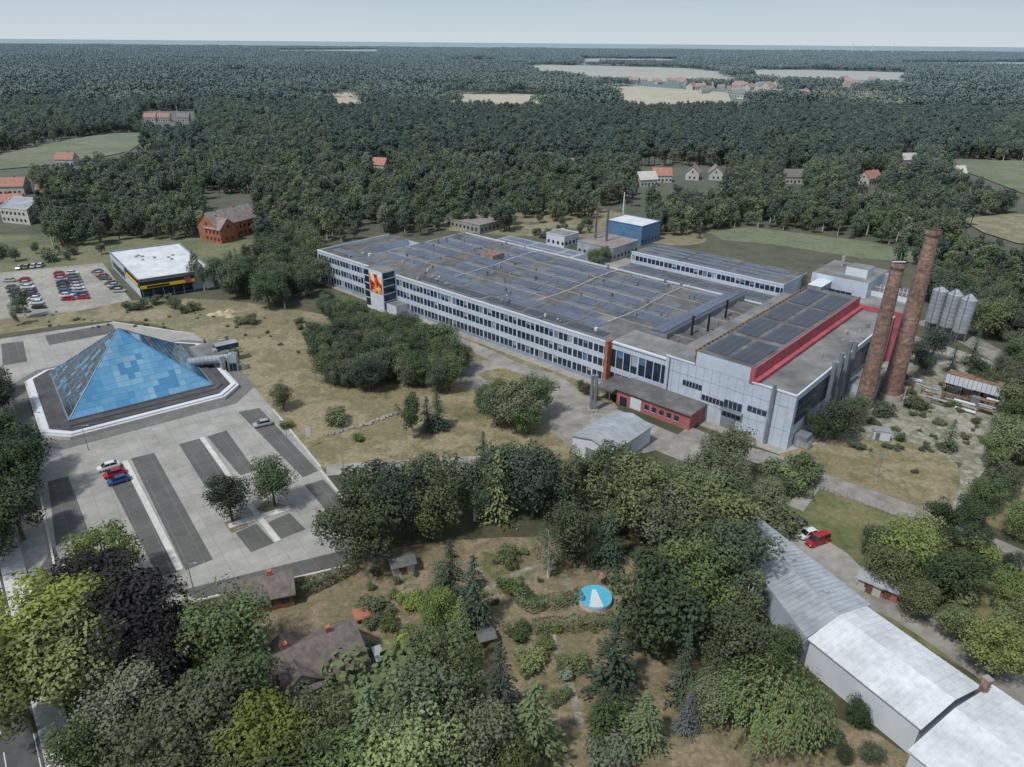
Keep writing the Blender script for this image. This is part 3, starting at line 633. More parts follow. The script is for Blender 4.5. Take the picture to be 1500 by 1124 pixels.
car(159,684,qa,'white'); car(168,694,qa,'red'); car(174,704,qa,'blue'); car(385,621,qa-.15,'silver'); 
car(1166,767,math.radians(20),'dark'); car(1184,783,math.radians(22),'white'); car(1197,793,math.radians(25),'red','van','parked_van'); car(557,973,math.radians(115),'silver','van','parked_van')
def carrow(p,q,n,ang,skip=.15):
    a=G(*p);c=G(*q)
    for i in range(n):
        if random.random()<skip: continue
        t=i/(n-1); car(0,0,ang+random.choice((0,math.pi))+random.uniform(-.03,.03),random.choice(['white','silver','black','red','blue','grey','dark','silver','grey']),xy=(a[0]+(c[0]-a[0])*t,a[1]+(c[1]-a[1])*t))
sa=math.radians(12)
carrow((14,413),(34,458),9,sa,.2); carrow((36,412),(58,452),8,sa,.2); carrow((88,403),(100,440),9,sa,.05); carrow((106,402),(122,438),9,sa,.1); carrow((143,400),(175,428),9,sa,.15); carrow((10,396),(70,390),7,sa+1.5,.5)
# ---------------------------------------------------------------- houses
def house(name,u,v,L,W,h,rh,ang,wall,roof,xy=None,chim=True):
    x,y=xy or G(u,v); f=Fr((x,y),(math.cos(ang),math.sin(ang))); e=E(name,x,y)
    b=MB(); gable(b,f,-L/2,L/2,-W/2,W/2,h,rh,wall,roof,.4,'s'); b.obj('walls_and_roof',e)
    b=MB()
    if chim: b.box(f,L*.15,L*.15+.7,-.2,.5,h+rh*.5,h+rh+.9,brickr)
    nf=max(1,int(h//2.7))
    for k in range(nf):
        for i in range(int(L//2.4)):
            xx=-L/2+1+i*2.4
            for sg in (-1,1):
                y0,y1=sorted((sg*(W/2+.003),sg*(W/2+.06))); b.box(f,xx,xx+1.1,y0,y1,1+k*2.8,min(h-.1,2.3+k*2.8),navy)
    if W>5:
        for sg in (-1,1):
            x0,x1=sorted((sg*(L/2+.003),sg*(L/2+.06))); b.box(f,x0,x1,-2,-.9,1,2.3,navy); b.box(f,x0,x1,.9,2,1,2.3,navy); b.box(f,x0,x1,-.5,.5,h,h+1.2,navy)
    b.box(f,-.5,.5,-W/2-.07,-W/2-.064,0,min(2.1,h-.1),wood); b.obj('windows_and_door',e); return e
dg=math.radians
house('brick_house',338,345,24,11,7,5,dg(62),brickr,roofpale)
house('brick_house',326,352,10,9,6,4,dg(150),brickr,roofpale)
house('white_house',20,284,16,10,5,4,dg(10),render_,rooftile); block('white_apartment_block',[(5,326),(45,330),(62,312),(25,308)],7,render_,rooflt,2)
house('white_house',5,305,20,9,4,3,dg(20),render_,rooftile)
for u,v,a,r in ((222,178,5,rooftile),(242,178,8,rooftile),(270,178,10,roofbrown),(556,250,-20,rooftile),(968,266,0,rooftile),(945,272,20,render_),(1015,262,70,roofpale),(1047,262,80,roofpale),(1160,268,0,roofbrown),(1272,270,30,rooftile),(1327,242,10,render_),(1368,250,0,roofbrown),(745,252,0,roofbrown),(712,250,0,roofpale),(845,250,10,roofpale),(1395,262,0,render_),(75,292,50,rooftile),(100,242,0,rooftile)):
    house('white_house',u,v,12,8.5,4.5,4,dg(a),render_,r)
vm=[]
for r in (rooftile,roofbrown,rooftile,rooftile):
    b=MB(); gable(b,WF,-7,7,-4.5,4.5,4.5,4,render_,r,.4,'s'); b.box(WF,2,2.8,-.3,.5,6,9.3,brickr)
    for i in range(4): b.box(WF,-6+i*3,-5+i*3,-4.56,-4.503,1,2.4,navy)
    vm.append(b.mesh('village_house'))
def village(poly,n):
    us=[p[0] for p in poly];vs=[p[1] for p in poly];k=0
    while k<n:
        u=random.uniform(min(us),max(us));v=random.uniform(min(vs),max(vs))
        if not inpoly(u,v,poly): continue
        x,y=G(u,v); o=bpy.data.objects.new('village_house',random.choice(vm)); o.location=(x,y,0); o.rotation_euler=(0,0,random.uniform(-1,1)); s=random.uniform(.9,1.5); o.scale=(s,s,s); sc.collection.objects.link(o); k+=1
village([(1000,122),(1080,120),(1335,118),(1340,135),(1200,150),(1080,147),(1010,135)],130); village([(330,92),(480,86),(480,95),(340,102)],14); village([(1250,140),(1500,142),(1500,150),(1260,152)],8); village([(880,118),(1000,120),(1000,126),(890,124)],12)
# ---------------------------------------------------------------- foreground buildings
def roofed(name,px,h,rh,wall,roof,over=.3,ribs=0):
    p0,p1,p2=[G(*q,h) for q in px]; f=Fr(p0,(p1[0]-p0[0],p1[1]-p0[1])); L=math.hypot(p1[0]-p0[0],p1[1]-p0[1])
    W=abs((p2[0]-p0[0])*f.n[0]+(p2[1]-p0[1])*f.n[1]); 
    if (p2[0]-p0[0])*f.n[0]+(p2[1]-p0[1])*f.n[1]<0: f.n=(-f.n[0],-f.n[1])
    e=E(name,*p0); b=MB(); gable(b,f,0,L,0,W,h,rh,wall,roof,over,'s',ribs); b.obj('walls_and_roof',e); return e,f,L,W
A4=[G(1050,760,5),G(1108,755,5),G(1276,886,5),G(1182,934,5)]
e1=E('long_warehouse',*A4[0]); b=MB(); b.prism(A4,0,4.95,bluewhite)
def l2(p,q,t): return (p[0]+(q[0]-p[0])*t,p[1]+(q[1]-p[1])*t)
r0=l2(A4[0],A4[1],.5); r1=l2(A4[3],A4[2],.5)
for a0,a1 in ((A4[0],A4[3]),(A4[1],A4[2])):
    b.quad((*a0,5.0),(*a1,5.0),(*r1,5.8),(*r0,5.8),rooflt)
    for k in range(30):
        t=k/30; p=l2(a0,a1,t);q=l2(r0,r1,t); b.tube((*p,5.03),(*q,5.83),.03,.03,rooflt,4)
b.add([(*A4[0],4.95),(*A4[1],4.95),(*r0,5.8)],[(0,1,2)],bluewhite); b.tube((*r0,5.85),(*r1,5.85),.12,.12,rooflt,6)
b.obj('walls_and_roof',e1); b=MB(); f1=Fr(A4[1],(A4[2][0]-A4[1][0],A4[2][1]-A4[1][1])); 
for k in range(8): b.box(f1,1+k*2.9,2.8+k*2.9,.01,.06,2,3.4,navy)
for k in range(3): p=l2(r0,r1,.2+.3*k); b.box(Fr(p,f1.d),0,.8,1,1.8,5.4,6.1,alu)
b.obj('windows_and_vents',e1)
e2,f2,L2_,W2=roofed('white_roof_warehouse',[(1270,892),(1432,1006),(1180,932)],5,1.3,white,roofwhite,.3,.9)
e3,f3,L3,W3=roofed('white_roof_warehouse',[(1455,1008),(1620,1120),(1318,1088)],5,1.4,white,roofwhite,.3,.9)
b=MB(); x,y=G(1445,1000,7); b.box(Fr((x,y),(1,.3)),-.4,.4,-.4,.4,4,7.6,brick); b.box(Fr((x,y),(1,.3)),-.5,.5,-.5,.5,7.6,7.8,concrete); b.obj('chimney',e3)
house('garden_shed',1275,862,3.5,3,2.2,.6,dg(-40),render_,rooflt,chim=False); house('garden_shed',1300,872,3,2.4,2.0,.4,dg(-40),pinkp,rooflt,chim=False)
house('wooden_garage',383,880,10,5.5,2.6,2.0,dg(18),wood,roofbrown)
house('playhouse',533,905,2.4,1.8,1.2,.8,dg(25),wood,rooftile,chim=False)
house('garden_house',468,985,11,9,2.8,3.6,dg(35),render_,roofbrown); house('garden_house',432,1003,8,7,2.6,3,dg(125),render_,roofbrown)
house('garden_shed',590,835,3.6,2.6,2.0,.5,dg(20),render_,bitumen,chim=False); house('garage',712,1100,7,4,2.5,.5,dg(100),render_,solard,chim=False)
house('garden_shed',712,942,2,1.6,1.6,.3,dg(20),wood,bitumen,chim=False)
blob('driveway',[(500,930),(520,925),(570,980),(600,990),(590,1010),(540,1000)],concrete,.05)
x,y=G(871,881); b=MB(); n=32; b.tube((x,y,0),(x,y,1.0),2.7,2.7,kerbm,n,False); b.tube((x,y,1.0),(x,y,1.06),2.85,2.85,kerbm,n,False)
vs=[(x+2.72*math.cos(2*math.pi*i/n),y+2.72*math.sin(2*math.pi*i/n),.92) for i in range(n)]; b.add(vs,[tuple(range(n))],water)
for k in range(6):
    a=4.25+k*.16; b.quad((x-.3+k*.1,y+1.6,1.0),(x-.2+k*.1,y+1.6,1.0),(x+2.4*math.cos(a+.15),y+2.4*math.sin(a+.15),.99),(x+2.4*math.cos(a),y+2.4*math.sin(a),.96),white)
for a in (0,.5): b.tube((x-.2+a,y+2.9,0),(x-.2+a,y+2.6,1.8),.04,.04,alu,6)
b.obj('swimming_pool')
x,y=G(880,858); b=MB(); b.tube((x,y,0),(x,y,2.6),.05,.05,alu,6); b.tube((x,y,2.2),(x,y,2.8),.9,.05,rust,8,False); b.obj('garden_parasol')
x,y=G(832,876); b=MB(); f=Fr((x,y),(1,.3)); b.box(f,-.8,.8,-.4,.4,.68,.74,wood); [b.box(f,a,a+.08,c,c+.08,0,.68,wood) for a in (-.75,.67) for c in (-.35,.27)]; [b.box(f,-.8,.8,c,c+.3,.42,.46,wood) for c in (-.95,.65)]; b.obj('garden_table')
road('garden_path',[(700,870),(740,850),(790,830),(830,850),(840,900),(810,930),(830,985),(850,1060)],1.0,g_slab,.04)
def lamp(u,v,h=7,name='street_lamp'):
    x,y=G(u,v); b=MB(); b.tube((x,y,0),(x,y,h),.09,.05,steel,6); b.tube((x,y,h),(x+1,y,h+.2),.05,.04,steel,6); b.box(Fr((x+1,y),(1,0)),-.1,.5,-.12,.12,h+.12,h+.25,alu); b.obj(name)
for u,v in ((80,395),(150,380),(48,450),(130,660),(285,870),(420,640),(1190,690),(1480,490),(60,640),(1285,700),(660,520),(505,700)): lamp(u,v,6)
x,y=G(454,655); b=MB(); b.tube((x,y,0),(x,y,5),.06,.05,alu,6); b.box(Fr((x,y),(1,.3)),-.5,.5,-.1,-.03,2.6,4.8,white); b.obj('advertising_sign')
b=MB()
for i in range(70):
    t=i/69; u=480+t*102; v=637-t*32+math.sin(t*3)*3; x,y=G(u,v); r=random.uniform(.25,.6)
    b.tube((x+random.uniform(-.4,.4),y+random.uniform(-.4,.4),0),(x+random.uniform(-.2,.2),y,r),r,r*.55,concrete,6)
b.obj('boulder_wall')
b=MB(); x,y=G(330,461)
for i in range(12):
    a=random.uniform(0,6.28);d=random.uniform(0,3); b.tube((x+math.cos(a)*d*1.5,y+math.sin(a)*d,0),(x+math.cos(a)*d*1.5,y+math.sin(a)*d,random.uniform(.5,1.1)),1.6,.3,g_field,9)
b.obj('sand_pile')
b=MB(); pts=smoothline([G(*p) for p in [(1200,716),(1290,752),(1370,785),(1440,815),(1530,855)]],10)
for i in range(len(pts)-1):
    p,q=pts[i],pts[i+1]; b.tube((*p,0),(*p,1.8),.05,.05,alu,4); b.tube((*p,1.7),(*q,1.7),.03,.03,alu,4); b.tube((*p,.9),(*q,.9),.03,.03,alu,4)
b.obj('wire_fence')
tw=M('turbine_white',(.72,.77,.80),.6,.02,.01)  # pale tone with distance haze put into the colour
for i,u in enumerate((1121,1157,1170,1199,1216,1247,1276,1307)):
    v=77.2+(u-1121)*.008; x,y=G(u,v+1); b=MB(); s=random.uniform(.85,1.1); D=math.hypot(x,y)/5000; h=48*s*D; r=2.2*D
    b.tube((x,y,0),(x,y,h),r*.8,r*.5,tw,6); a0=random.random()*2
    for k in range(3): a=a0+k*2.094; b.tube((x,y-4,h),(x+math.cos(a)*h*.4,y-4,h+math.sin(a)*h*.4),r*.4,r*.15,tw,4)
    b.obj('wind_turbine')
# ---------------------------------------------------------------- trees
leafs={
 'green':leafmat('leaf_green',(.048,.080,.024),(.125,.172,.052)),
 'mid':leafmat('leaf_mid',(.060,.086,.030),(.155,.185,.070)),
 'lime':leafmat('leaf_lime',(.12,.175,.03),(.25,.31,.06),.2),
 'dark':leafmat('leaf_dark',(.032,.060,.024),(.085,.125,.045)),
 'purple':leafmat('leaf_purple',(.018,.014,.016),(.05,.036,.034)),
 'conifer':leafmat('needle_green',(.032,.055,.032),(.08,.112,.066)),
 'pine':leafmat('pine_needle',(.036,.062,.038),(.088,.125,.074)),
 'blue':leafmat('blue_spruce_needle',(.10,.14,.15),(.18,.23,.24)),
 'birch':leafmat('birch_leaf',(.078,.112,.036),(.175,.215,.082)),
 'silver':leafmat('silver_leaf',(.11,.15,.08),(.20,.24,.14)),
 'lconifer':leafmat('light_conifer',(.07,.11,.038),(.15,.195,.07))}
def unit(v): return v/np.maximum(np.linalg.norm(v,axis=-1,keepdims=True),1e-6)
def quads(C,Nn,s,asp=.7,T=None):
    n=len(C); r=rng.normal(size=(n,3)) if T is None else T; t1=unit(r-Nn*np.sum(r*Nn,axis=1,keepdims=True)); t2=np.cross(Nn,t1)
    s=np.asarray(s).reshape(-1,1)*np.ones((n,1)); a=t1*s*.5; b_=t2*s*.5*asp; j=lambda:1+rng.uniform(-.3,.3,(n,1))
    return np.stack([C-a*j(),C+b_*j()-a*.1,C+a*j(),C-b_*j()],1)
def mktree(name,Q,tint,tb,leafm,barkm):
    V=Q.reshape(-1,3); n=len(Q); vs=[tuple(x) for x in V.tolist()]; fs=[(4*i,4*i+1,4*i+2,4*i+3) for i in range(n)]
    o=len(vs); vs+=tb.v; fs+=[tuple(i+o for i in f) for f in tb.f]
    me=bpy.data.meshes.new(name); me.from_pydata(vs,[],fs); me.materials.append(leafm); me.materials.append(barkm)
    me.polygons.foreach_set('material_index',[0]*n+[1]*len(tb.f))
    at=me.attributes.new('tint','FLOAT','FACE'); at.data.foreach_set('value',list(np.clip(tint,0,1))+[.5]*len(tb.f)); me.update(); return me
def decid(name,H_,R,K,n,leaf,lm,bk=bark,zc=.58,rz=.42,rc=(.24,.40),squash=1.,droop=0,flat=0):
    d=unit(rng.normal(size=(K,3))); rf_=rng.uniform(.35,.92,(K,1))
    top=np.where(d[:,2:3]<0,.9,1.0); C=d*rf_*np.array([R,R,H_*rz]); C[:,:2]*=top; C[:,2]+=H_*zc
    C[:,:2]+=rng.normal(size=(K,2))*R*.07
    RC=rng.uniform(*rc,K)*R; ct=rng.random(K)
    w_=RC**2; k=rng.choice(K,n,p=w_/w_.sum()); dd=unit(rng.normal(size=(n,3))+np.array([0,0,.25])); rr=(RC[k]*rng.uniform(.66,1.18,n))[:,None]
    lump=1+.22*np.sin(dd[:,0:1]*7+k[:,None])*np.cos(dd[:,1:2]*6+k[:,None]*2)
    Pp=C[k]+dd*rr*lump*np.array([1,1,squash])
    if droop: Pp[:,2]-=droop*rng.random(n)**2*np.linalg.norm(Pp[:,:2],axis=1)/R*H_*.25
    keep=Pp[:,2]>H_*.06; Pp=Pp[keep];dd=dd[keep];k=k[keep];m=len(Pp)
    Nn=unit(dd+rng.normal(size=(m,3))*.5+np.array([0,0,.35]))
    Q=quads(Pp,Nn,leaf*rng.uniform(.6,1.4,m)); tint=ct[k]*.55+rng.random(m)*.45
    tb=MB(); zt=H_*zc; r0=H_*.022
    tb.tube((0,0,0),(R*.02,0,H_*.3),r0*1.2,r0*.9,bk,7,False); tb.tube((R*.02,0,H_*.3),(-R*.03,R*.03,H_*(zc+rz*.5)),r0*.9,r0*.25,bk,6,False)
    for i in np.argsort(-RC)[:9]:
        z=H_*rng.uniform(.22,.5); tb.tube((0,0,z),tuple(C[i]),r0*.5,r0*.12,bk,5,False)
    return mktree(name,Q,tint,tb,lm,bk)
def spruce(name,H_,R,lm,n=26,nb_=9,leaf=.55,dens=1):
    Cs=[];Ns=[];Ts=[];tn=[];ss=[]
    for i in range(n):
        z=H_*(.06+.92*(i/n)); L=R*((1-i/n)**.85)*1.0+.15
        for j in range(nb_):
            a=rng.uniform(0,6.283); l=L*rng.uniform(.75,1.12); t=rng.random(); k=max(3,int(l/.28*dens))
            for q in range(k):
                f=(q+.7)/k; r=l*f; zz=z-.28*l*f*f+.12*l*f+rng.normal()*.08; off=rng.normal()*.14*l*(1-f*.4)
                Cs.append((math.cos(a)*r-math.sin(a)*off,math.sin(a)*r+math.cos(a)*off,zz)); Ts.append((math.cos(a),math.sin(a),-.35)); Ns.append((math.cos(a)*.5+rng.normal()*.35,math.sin(a)*.5+rng.normal()*.35,1)); tn.append(t*.6+rng.random()*.4); ss.append(leaf*(.6+.6*rng.random())*(1-.35*i/n))
    Q=quads(np.array(Cs),unit(np.array(Ns)),np.array(ss),.6,np.array(Ts)); tb=MB(); tb.tube((0,0,0),(0,0,H_*.97),H_*.017,.03,bark,6,False)
    return mktree(name,Q,np.array(tn),tb,lm,bark)
def willow(name,H_,R,lm):
    Cs=[];Ns=[];tn=[];Ts=[]
    for s in range(420):
        a=rng.uniform(0,6.283); r=R*math.sqrt(rng.random())*.95; z=H_*(.98-.32*(r/R)**2)*rng.uniform(.82,1.0); L=(z-H_*.12)*rng.uniform(.3,.9)*(.35+.65*r/R); t=rng.random(); k=int(L/.22)+2
        for q in range(k):
            f=q/k; Cs.append((math.cos(a)*(r+.5*f)+rng.normal()*.15,math.sin(a)*(r+.5*f)+rng.normal()*.15,z-L*f)); Ns.append((math.cos(a)+rng.normal()*.5,math.sin(a)+rng.normal()*.5,.6)); Ts.append((rng.normal()*.25,rng.normal()*.25,-1)); tn.append(t*.6+rng.random()*.4)
    Q=quads(np.array(Cs),unit(np.array(Ns)),.4,.38,np.array(Ts)); tb=MB(); tb.tube((0,0,0),(0,0,H_*.5),.45,.3,bark,8,False)
    for i in range(8): a=i*.785; tb.tube((0,0,H_*.35),(math.cos(a)*R*.6,math.sin(a)*R*.6,H_*.82),.2,.05,bark,5,False)
    return mktree(name,Q,np.array(tn),tb,lm,bark)
NEAR={}
NEAR['decid']=[decid('decid%d'%i,14,5.2+.3*(i%3),30+7*i,7600,.42,leafs['green'],rc=(.19+.01*i,.37)) for i in range(6)]
NEAR['birch']=[decid('birchm%d'%i,15,3.6,30,5200,.34,leafs['birch'],birchbark,.6,.40,(.2,.34),1.3,.6) for i in range(3)]
NEAR['sparse']=[decid('sparse',14,4.0,34,1500,.3,leafs['birch'],birchbark,.55,.4,(.16,.28),1.2,.5)]
NEAR['pine']=[decid('pinem%d'%i,15,3.6,30,4200,.42,leafs['pine'],bark,.58,.38,(.22,.38),.7) for i in range(3)]
NEAR['spruce']=[spruce('sprucem%d'%i,14,2.9,leafs['conifer']) for i in range(3)]
NEAR['willow']=[willow('willowm',11,5,leafs['birch'])]
NEAR['bush']=[decid('bushm%d'%i,2.6,1.6,12,1300,.26,leafs['mid'],bark,.5,.40,(.3,.5)) for i in range(3)]
NAMES={'decid':'deciduous_tree','birch':'birch_tree','sparse':'birch_tree','pine':'pine_tree','spruce':'spruce_tree','willow':'weeping_willow','bush':'shrub'}
BASEH={'decid':14,'birch':15,'sparse':14,'pine':15,'spruce':14,'willow':11,'bush':2.6}
def tree(x,y,h,kind='decid',tint=None,wide=1.0):
    me=random.choice(NEAR[kind]); o=bpy.data.objects.new(NAMES[kind],me); s=h/BASEH[kind]; o.location=(x,y,-.05); o.scale=(s*wide,s*wide*random.uniform(.92,1.08),s); o.rotation_euler=(0,0,random.uniform(0,6.28))
    sc.collection.objects.link(o)
    if tint: o.material_slots[0].link='OBJECT'; o.material_slots[0].material=leafs[tint]
    return o
def tc(u,v,h,kind='decid',tint=None,wide=1.0,f=.58):
    x,y=G(u,v,h*f); return tree(x,y,h,kind,tint,wide)
T=[
(60,915,17,'decid','lime',1.25),(150,810,12,'decid','lime',1.1),(120,960,16,'decid','lime',1.2),(20,1000,15,'decid','lime',1.1),(190,900,17,'decid','purple',1.2),(130,850,13,'decid','purple',1.1),(230,960,13,'decid','purple',1),
(325,925,14,'decid','green',1.2),(30,680,14,'decid','dark',1.0),(15,735,14,'decid','green',1.0),(-15,640,13,'decid','dark',1),(185,1030,12,'decid','silver',1.1),
(300,1050,14,'decid','mid',1.2),(400,1075,13,'decid','lime',1.2),(345,1010,12,'decid','green',1.1),(235,1105,13,'decid','mid',1.2),(110,1090,9,'decid','green',1),(470,1060,11,'decid','mid',1),
(545,1055,15,'spruce','lconifer',1.5),(500,1110,13,'pine','lconifer',1.4),(625,1040,14,'decid','mid',1.1),(700,1090,12,'decid','mid',1),(650,965,12,'decid','mid',1.1),(600,1095,13,'decid','lime',1.2),
(675,900,9,'spruce','lconifer',1.3),(732,990,15,'spruce',None,1.15),(782,1045,14,'spruce','lconifer',1.5),(660,828,13,'spruce',None,1.2),(694,855,14,'spruce',None,1.3),(640,890,8,'decid','lime',.9),
(900,950,14,'spruce','conifer',1.5),(948,1045,10,'spruce','lconifer',1.6),(884,1035,8,'spruce','lconifer',1.5),(1005,965,13,'spruce','conifer',1.0),(1010,1035,8,'spruce','blue',1.1),
(975,875,17,'decid','dark',1.15),(1015,850,15,'decid','green',1.0),(1140,1020,12,'willow','birch',1.3),(1075,930,12,'decid','mid',1),(1095,870,11,'birch','birch',1.2),(1135,950,8,'decid','green',1),(1060,800,13,'birch','mid',1.3),
(805,800,11,'sparse',None,1.1),(870,795,9,'spruce','conifer',1.0),(835,770,12,'decid','mid',1),(895,770,14,'spruce','conifer',1.1),
(333,725,10,'decid','dark',1.0),(396,703,10.5,'decid','dark',1.0),
(602,602,12,'birch','mid',1.1),(640,595,10,'spruce','conifer',1.6),(625,600,9,'spruce','conifer',1.4),(735,575,10,'decid','mid',1),(760,590,12,'decid','mid',1.1),(790,575,11,'decid','green',1),(708,650,8,'spruce','conifer',1.2),(715,580,8,'decid','green',1.1),
(412,577,7,'decid','mid',1.1),(480,435,6,'decid','dark',1),(1230,610,10,'decid','dark',1.2),(1200,620,7,'decid','dark',1.1),(1255,595,8,'decid','green',1),
(1065,660,13,'decid','mid',1.1),(1030,690,12,'decid','mid',1),(1125,725,8,'decid','mid',1.2),(1075,700,12,'birch','mid',1.3),(1395,632,8,'spruce','lconifer',1.5),(1372,500,10,'decid','pine',1),(1345,512,8,'decid','pine',1.),(1430,505,11,'spruce','pine',1.5),(1435,540,9,'decid','dark',1),(1398,522,8,'spruce','pine',1.5),(1360,530,7,'decid','pine',1),
(1330,800,11,'decid','lime',1.1),(1395,840,10,'decid','dark',1.2),(1300,825,9,'decid','mid',1.1),(1345,875,7,'decid','lime',1.1),(1405,910,7,'decid','lime',1),(1480,860,8,'decid','lime',1),(1470,950,9,'decid','lime',1.2),(1495,910,9,'decid','mid',1),(1445,720,8,'decid','dark',1.1),(1425,750,7,'decid','dark',1.2),(1475,700,9,'decid','mid',1.1),(1480,640,11,'decid','mid',1.2),(1490,580,10,'decid','mid',1.2),(1465,655,9,'decid','green',1),(1500,760,8,'decid','lime',1),(1445,560,8,'decid','mid',1),
(1160,700,4,'bush','lime',1.6),(1140,765,5,'bush','mid',1.5),(500,540,8,'decid','mid',1.1),(1165,420,12,'decid','birch',.8),
(30,440,10,'birch','mid',1.1),(20,455,8,'birch','mid',1),(283,390,13,'birch','mid',.8),(295,400,11,'birch','mid',.8),(30,655,12,'decid','dark',1),
(870,375,8,'decid','mid',1.1),(885,370,7,'decid','green',1.1),(880,385,6,'decid','mid',1),(570,1000,8,'bush','mid',1.6),(600,960,5,'bush','lime',1.3),
(513,400,8,'birch','mid',.8),
]
for t in T: tc(*t)
def grove(poly,sp_,hr,kinds,tints,wide=(.9,1.2),f=0.):
    pts=[G(*p) for p in poly]; xs=[p[0] for p in pts];ys=[p[1] for p in pts]
    x=min(xs)
    while x<max(xs):
        y=min(ys)
        while y<max(ys):
            X=x+random.uniform(-.45,.45)*sp_;Y=y+random.uniform(-.45,.45)*sp_
            if inpoly(X,Y,pts): tree(X,Y,random.uniform(*hr),random.choice(kinds),random.choice(tints),random.uniform(*wide))
            y+=sp_
        x+=sp_
D=['decid']; mixk=['decid','decid','decid','birch','decid','spruce']
grove([(508,820),(512,775),(550,752),(640,742),(720,738),(800,728),(860,724),(930,735),(1000,735),(1060,745),(1060,800),(1090,880),(1050,900),(1000,850),(930,800),(850,775),(760,765),(700,785),(640,795),(600,840),(540,845)],5.6,(11,16),mixk,['mid','green','mid','dark','conifer','birch',None],(1.0,1.3))
grove([(460,500),(500,500),(560,530),(565,575),(490,578),(465,550)],4.0,(6,10),D,['mid','dark','green'])
grove([(470,455),(520,465),(600,500),(660,520),(675,540),(665,575),(640,580),(575,565),(555,525),(505,490),(470,475)],4.0,(5.5,9.5),D,['mid','green','dark'])
grove([(830,560),(900,582),(880,592),(840,580)],3.5,(2.5,4.5),D,['mid','green'])
grove([(700,600),(740,590),(800,610),(800,640),(740,640)],5,(7,11),mixk,['mid','green'])
grove([(385,370),(465,360),(468,380),(468,420),(465,445),(400,455),(340,440),(310,415),(350,400)],5.5,(8,14),mixk,['mid','green','mid','dark'])
grove([(250,1150),(560,1130),(760,1150),(760,1250),(250,1250)],5.5,(8,12),D,['mid','green'])
grove([(1030,960),(1090,930),(1140,960),(1180,1020),(1150,1080),(1050,1100),(970,1070)],4.5,(3,8),D,['mid','green','birch'])
grove([(1200,1000),(1300,1110),(1310,1124),(1200,1124),(1160,1060)],4,(2,5),['bush','decid'],['mid','dark'])
grove([(1440,560),(1500,520),(1560,560),(1560,700),(1480,690),(1470,610)],6,(7,11),D,['mid','green','dark'])
grove([(1350,420),(1420,440),(1520,470),(1580,500),(1560,560),(1500,520),(1440,495),(1415,470),(1340,450)],6,(9,14),mixk,['mid','green','dark','birch'])
grove([(1290,860),(1330,850),(1500,930),(1560,980),(1560,1000),(1400,935)],4.5,(3,7),['decid','bush'],['lime','mid','green'])
grove([(850,1020),(960,1000),(990,1080),(900,1110),(830,1080)],5,(2,5),['bush','bush','spruce'],['lime','mid','lconifer','green'])
grove([(1270,800),(1370,790),(1500,845),(1560,880),(1500,880),(1400,865),(1290,830)],4.5,(5,9),D,['mid','lime','green','dark'])
grove([(20,560),(-60,600),(-80,900),(0,860),(40,760),(10,640)],6,(9,13),D,['mid','green','dark'])
grove([(1195,680),(1160,690),(1110,700),(1130,740),(1175,730)],3,(2.5,5),['bush'],['mid','green'])
grove([(775,345),(830,330),(870,330),(865,350),(800,350)],7,(2,6),['bush','decid'],['mid','birch'])
grove([(-60,365),(60,368),(150,362),(150,378),(40,388),(-60,390)],9,(2,6),['bush','decid'],['mid','birch'])
for u,v,h,t in ((540,885,2.8,'mid'),(600,880,2.2,'lime'),(567,915,2,'green'),(760,925,2.5,'green'),(778,966,3,'lime'),(740,815,2.5,'lime'),(842,970,2.4,'lime'),(830,985,1.8,'silver'),(800,940,2,'lime'),(600,968,4,'mid'),(930,940,2.4,'green'),(740,855,2,'green'),(840,808,2,'lime'),(640,870,3,'green'),
 (436,470,2,'mid'),(490,612,3.5,'mid'),(420,622,1.8,'lime'),(366,468,3,'mid'),(205,447,3,'mid'),(225,440,3,'mid'),(270,452,3,'mid'),(255,445,3,'mid'),(285,448,3,'mid'),(352,470,2.4,'mid'),(440,478,2,'mid'),(250,437,3,'green'),(190,448,3,'green'),(525,640,1.6,'green'),(640,615,1.5,'green'),(885,1105,3.5,'silver'),(150,1108,2,'lime'),(130,1095,2.4,'lime'),(1320,640,2,'mid'),(1340,590,3,'mid'),(1300,600,3,'green'),(1200,520,2,'mid'),(1340,690,1,'mid')):
    tc(u,v,h,'bush',t,random.uniform(1.2,1.6),.5)
for i in range(90):
    u=random.uniform(540,930);v=random.uniform(800,1060); tc(u,v,random.uniform(.6,2.0),'bush',random.choice(('mid','lime','green','lconifer')),random.uniform(1,1.6),.5)
for i in range(70):
    u=random.uniform(1250,1500);v=random.uniform(560,660); tc(u,v,random.uniform(.5,1.6),'bush',random.choice(('mid','green')),random.uniform(1,2),.5)
for i in range(60):
    u=random.uniform(20,640);v=random.uniform(455,480)+max(0,u-300)*random.uniform(0,.35); tc(u,v,random.uniform(.3,.9),'bush',random.choice(('mid','green')),random.uniform(1,2),.5)
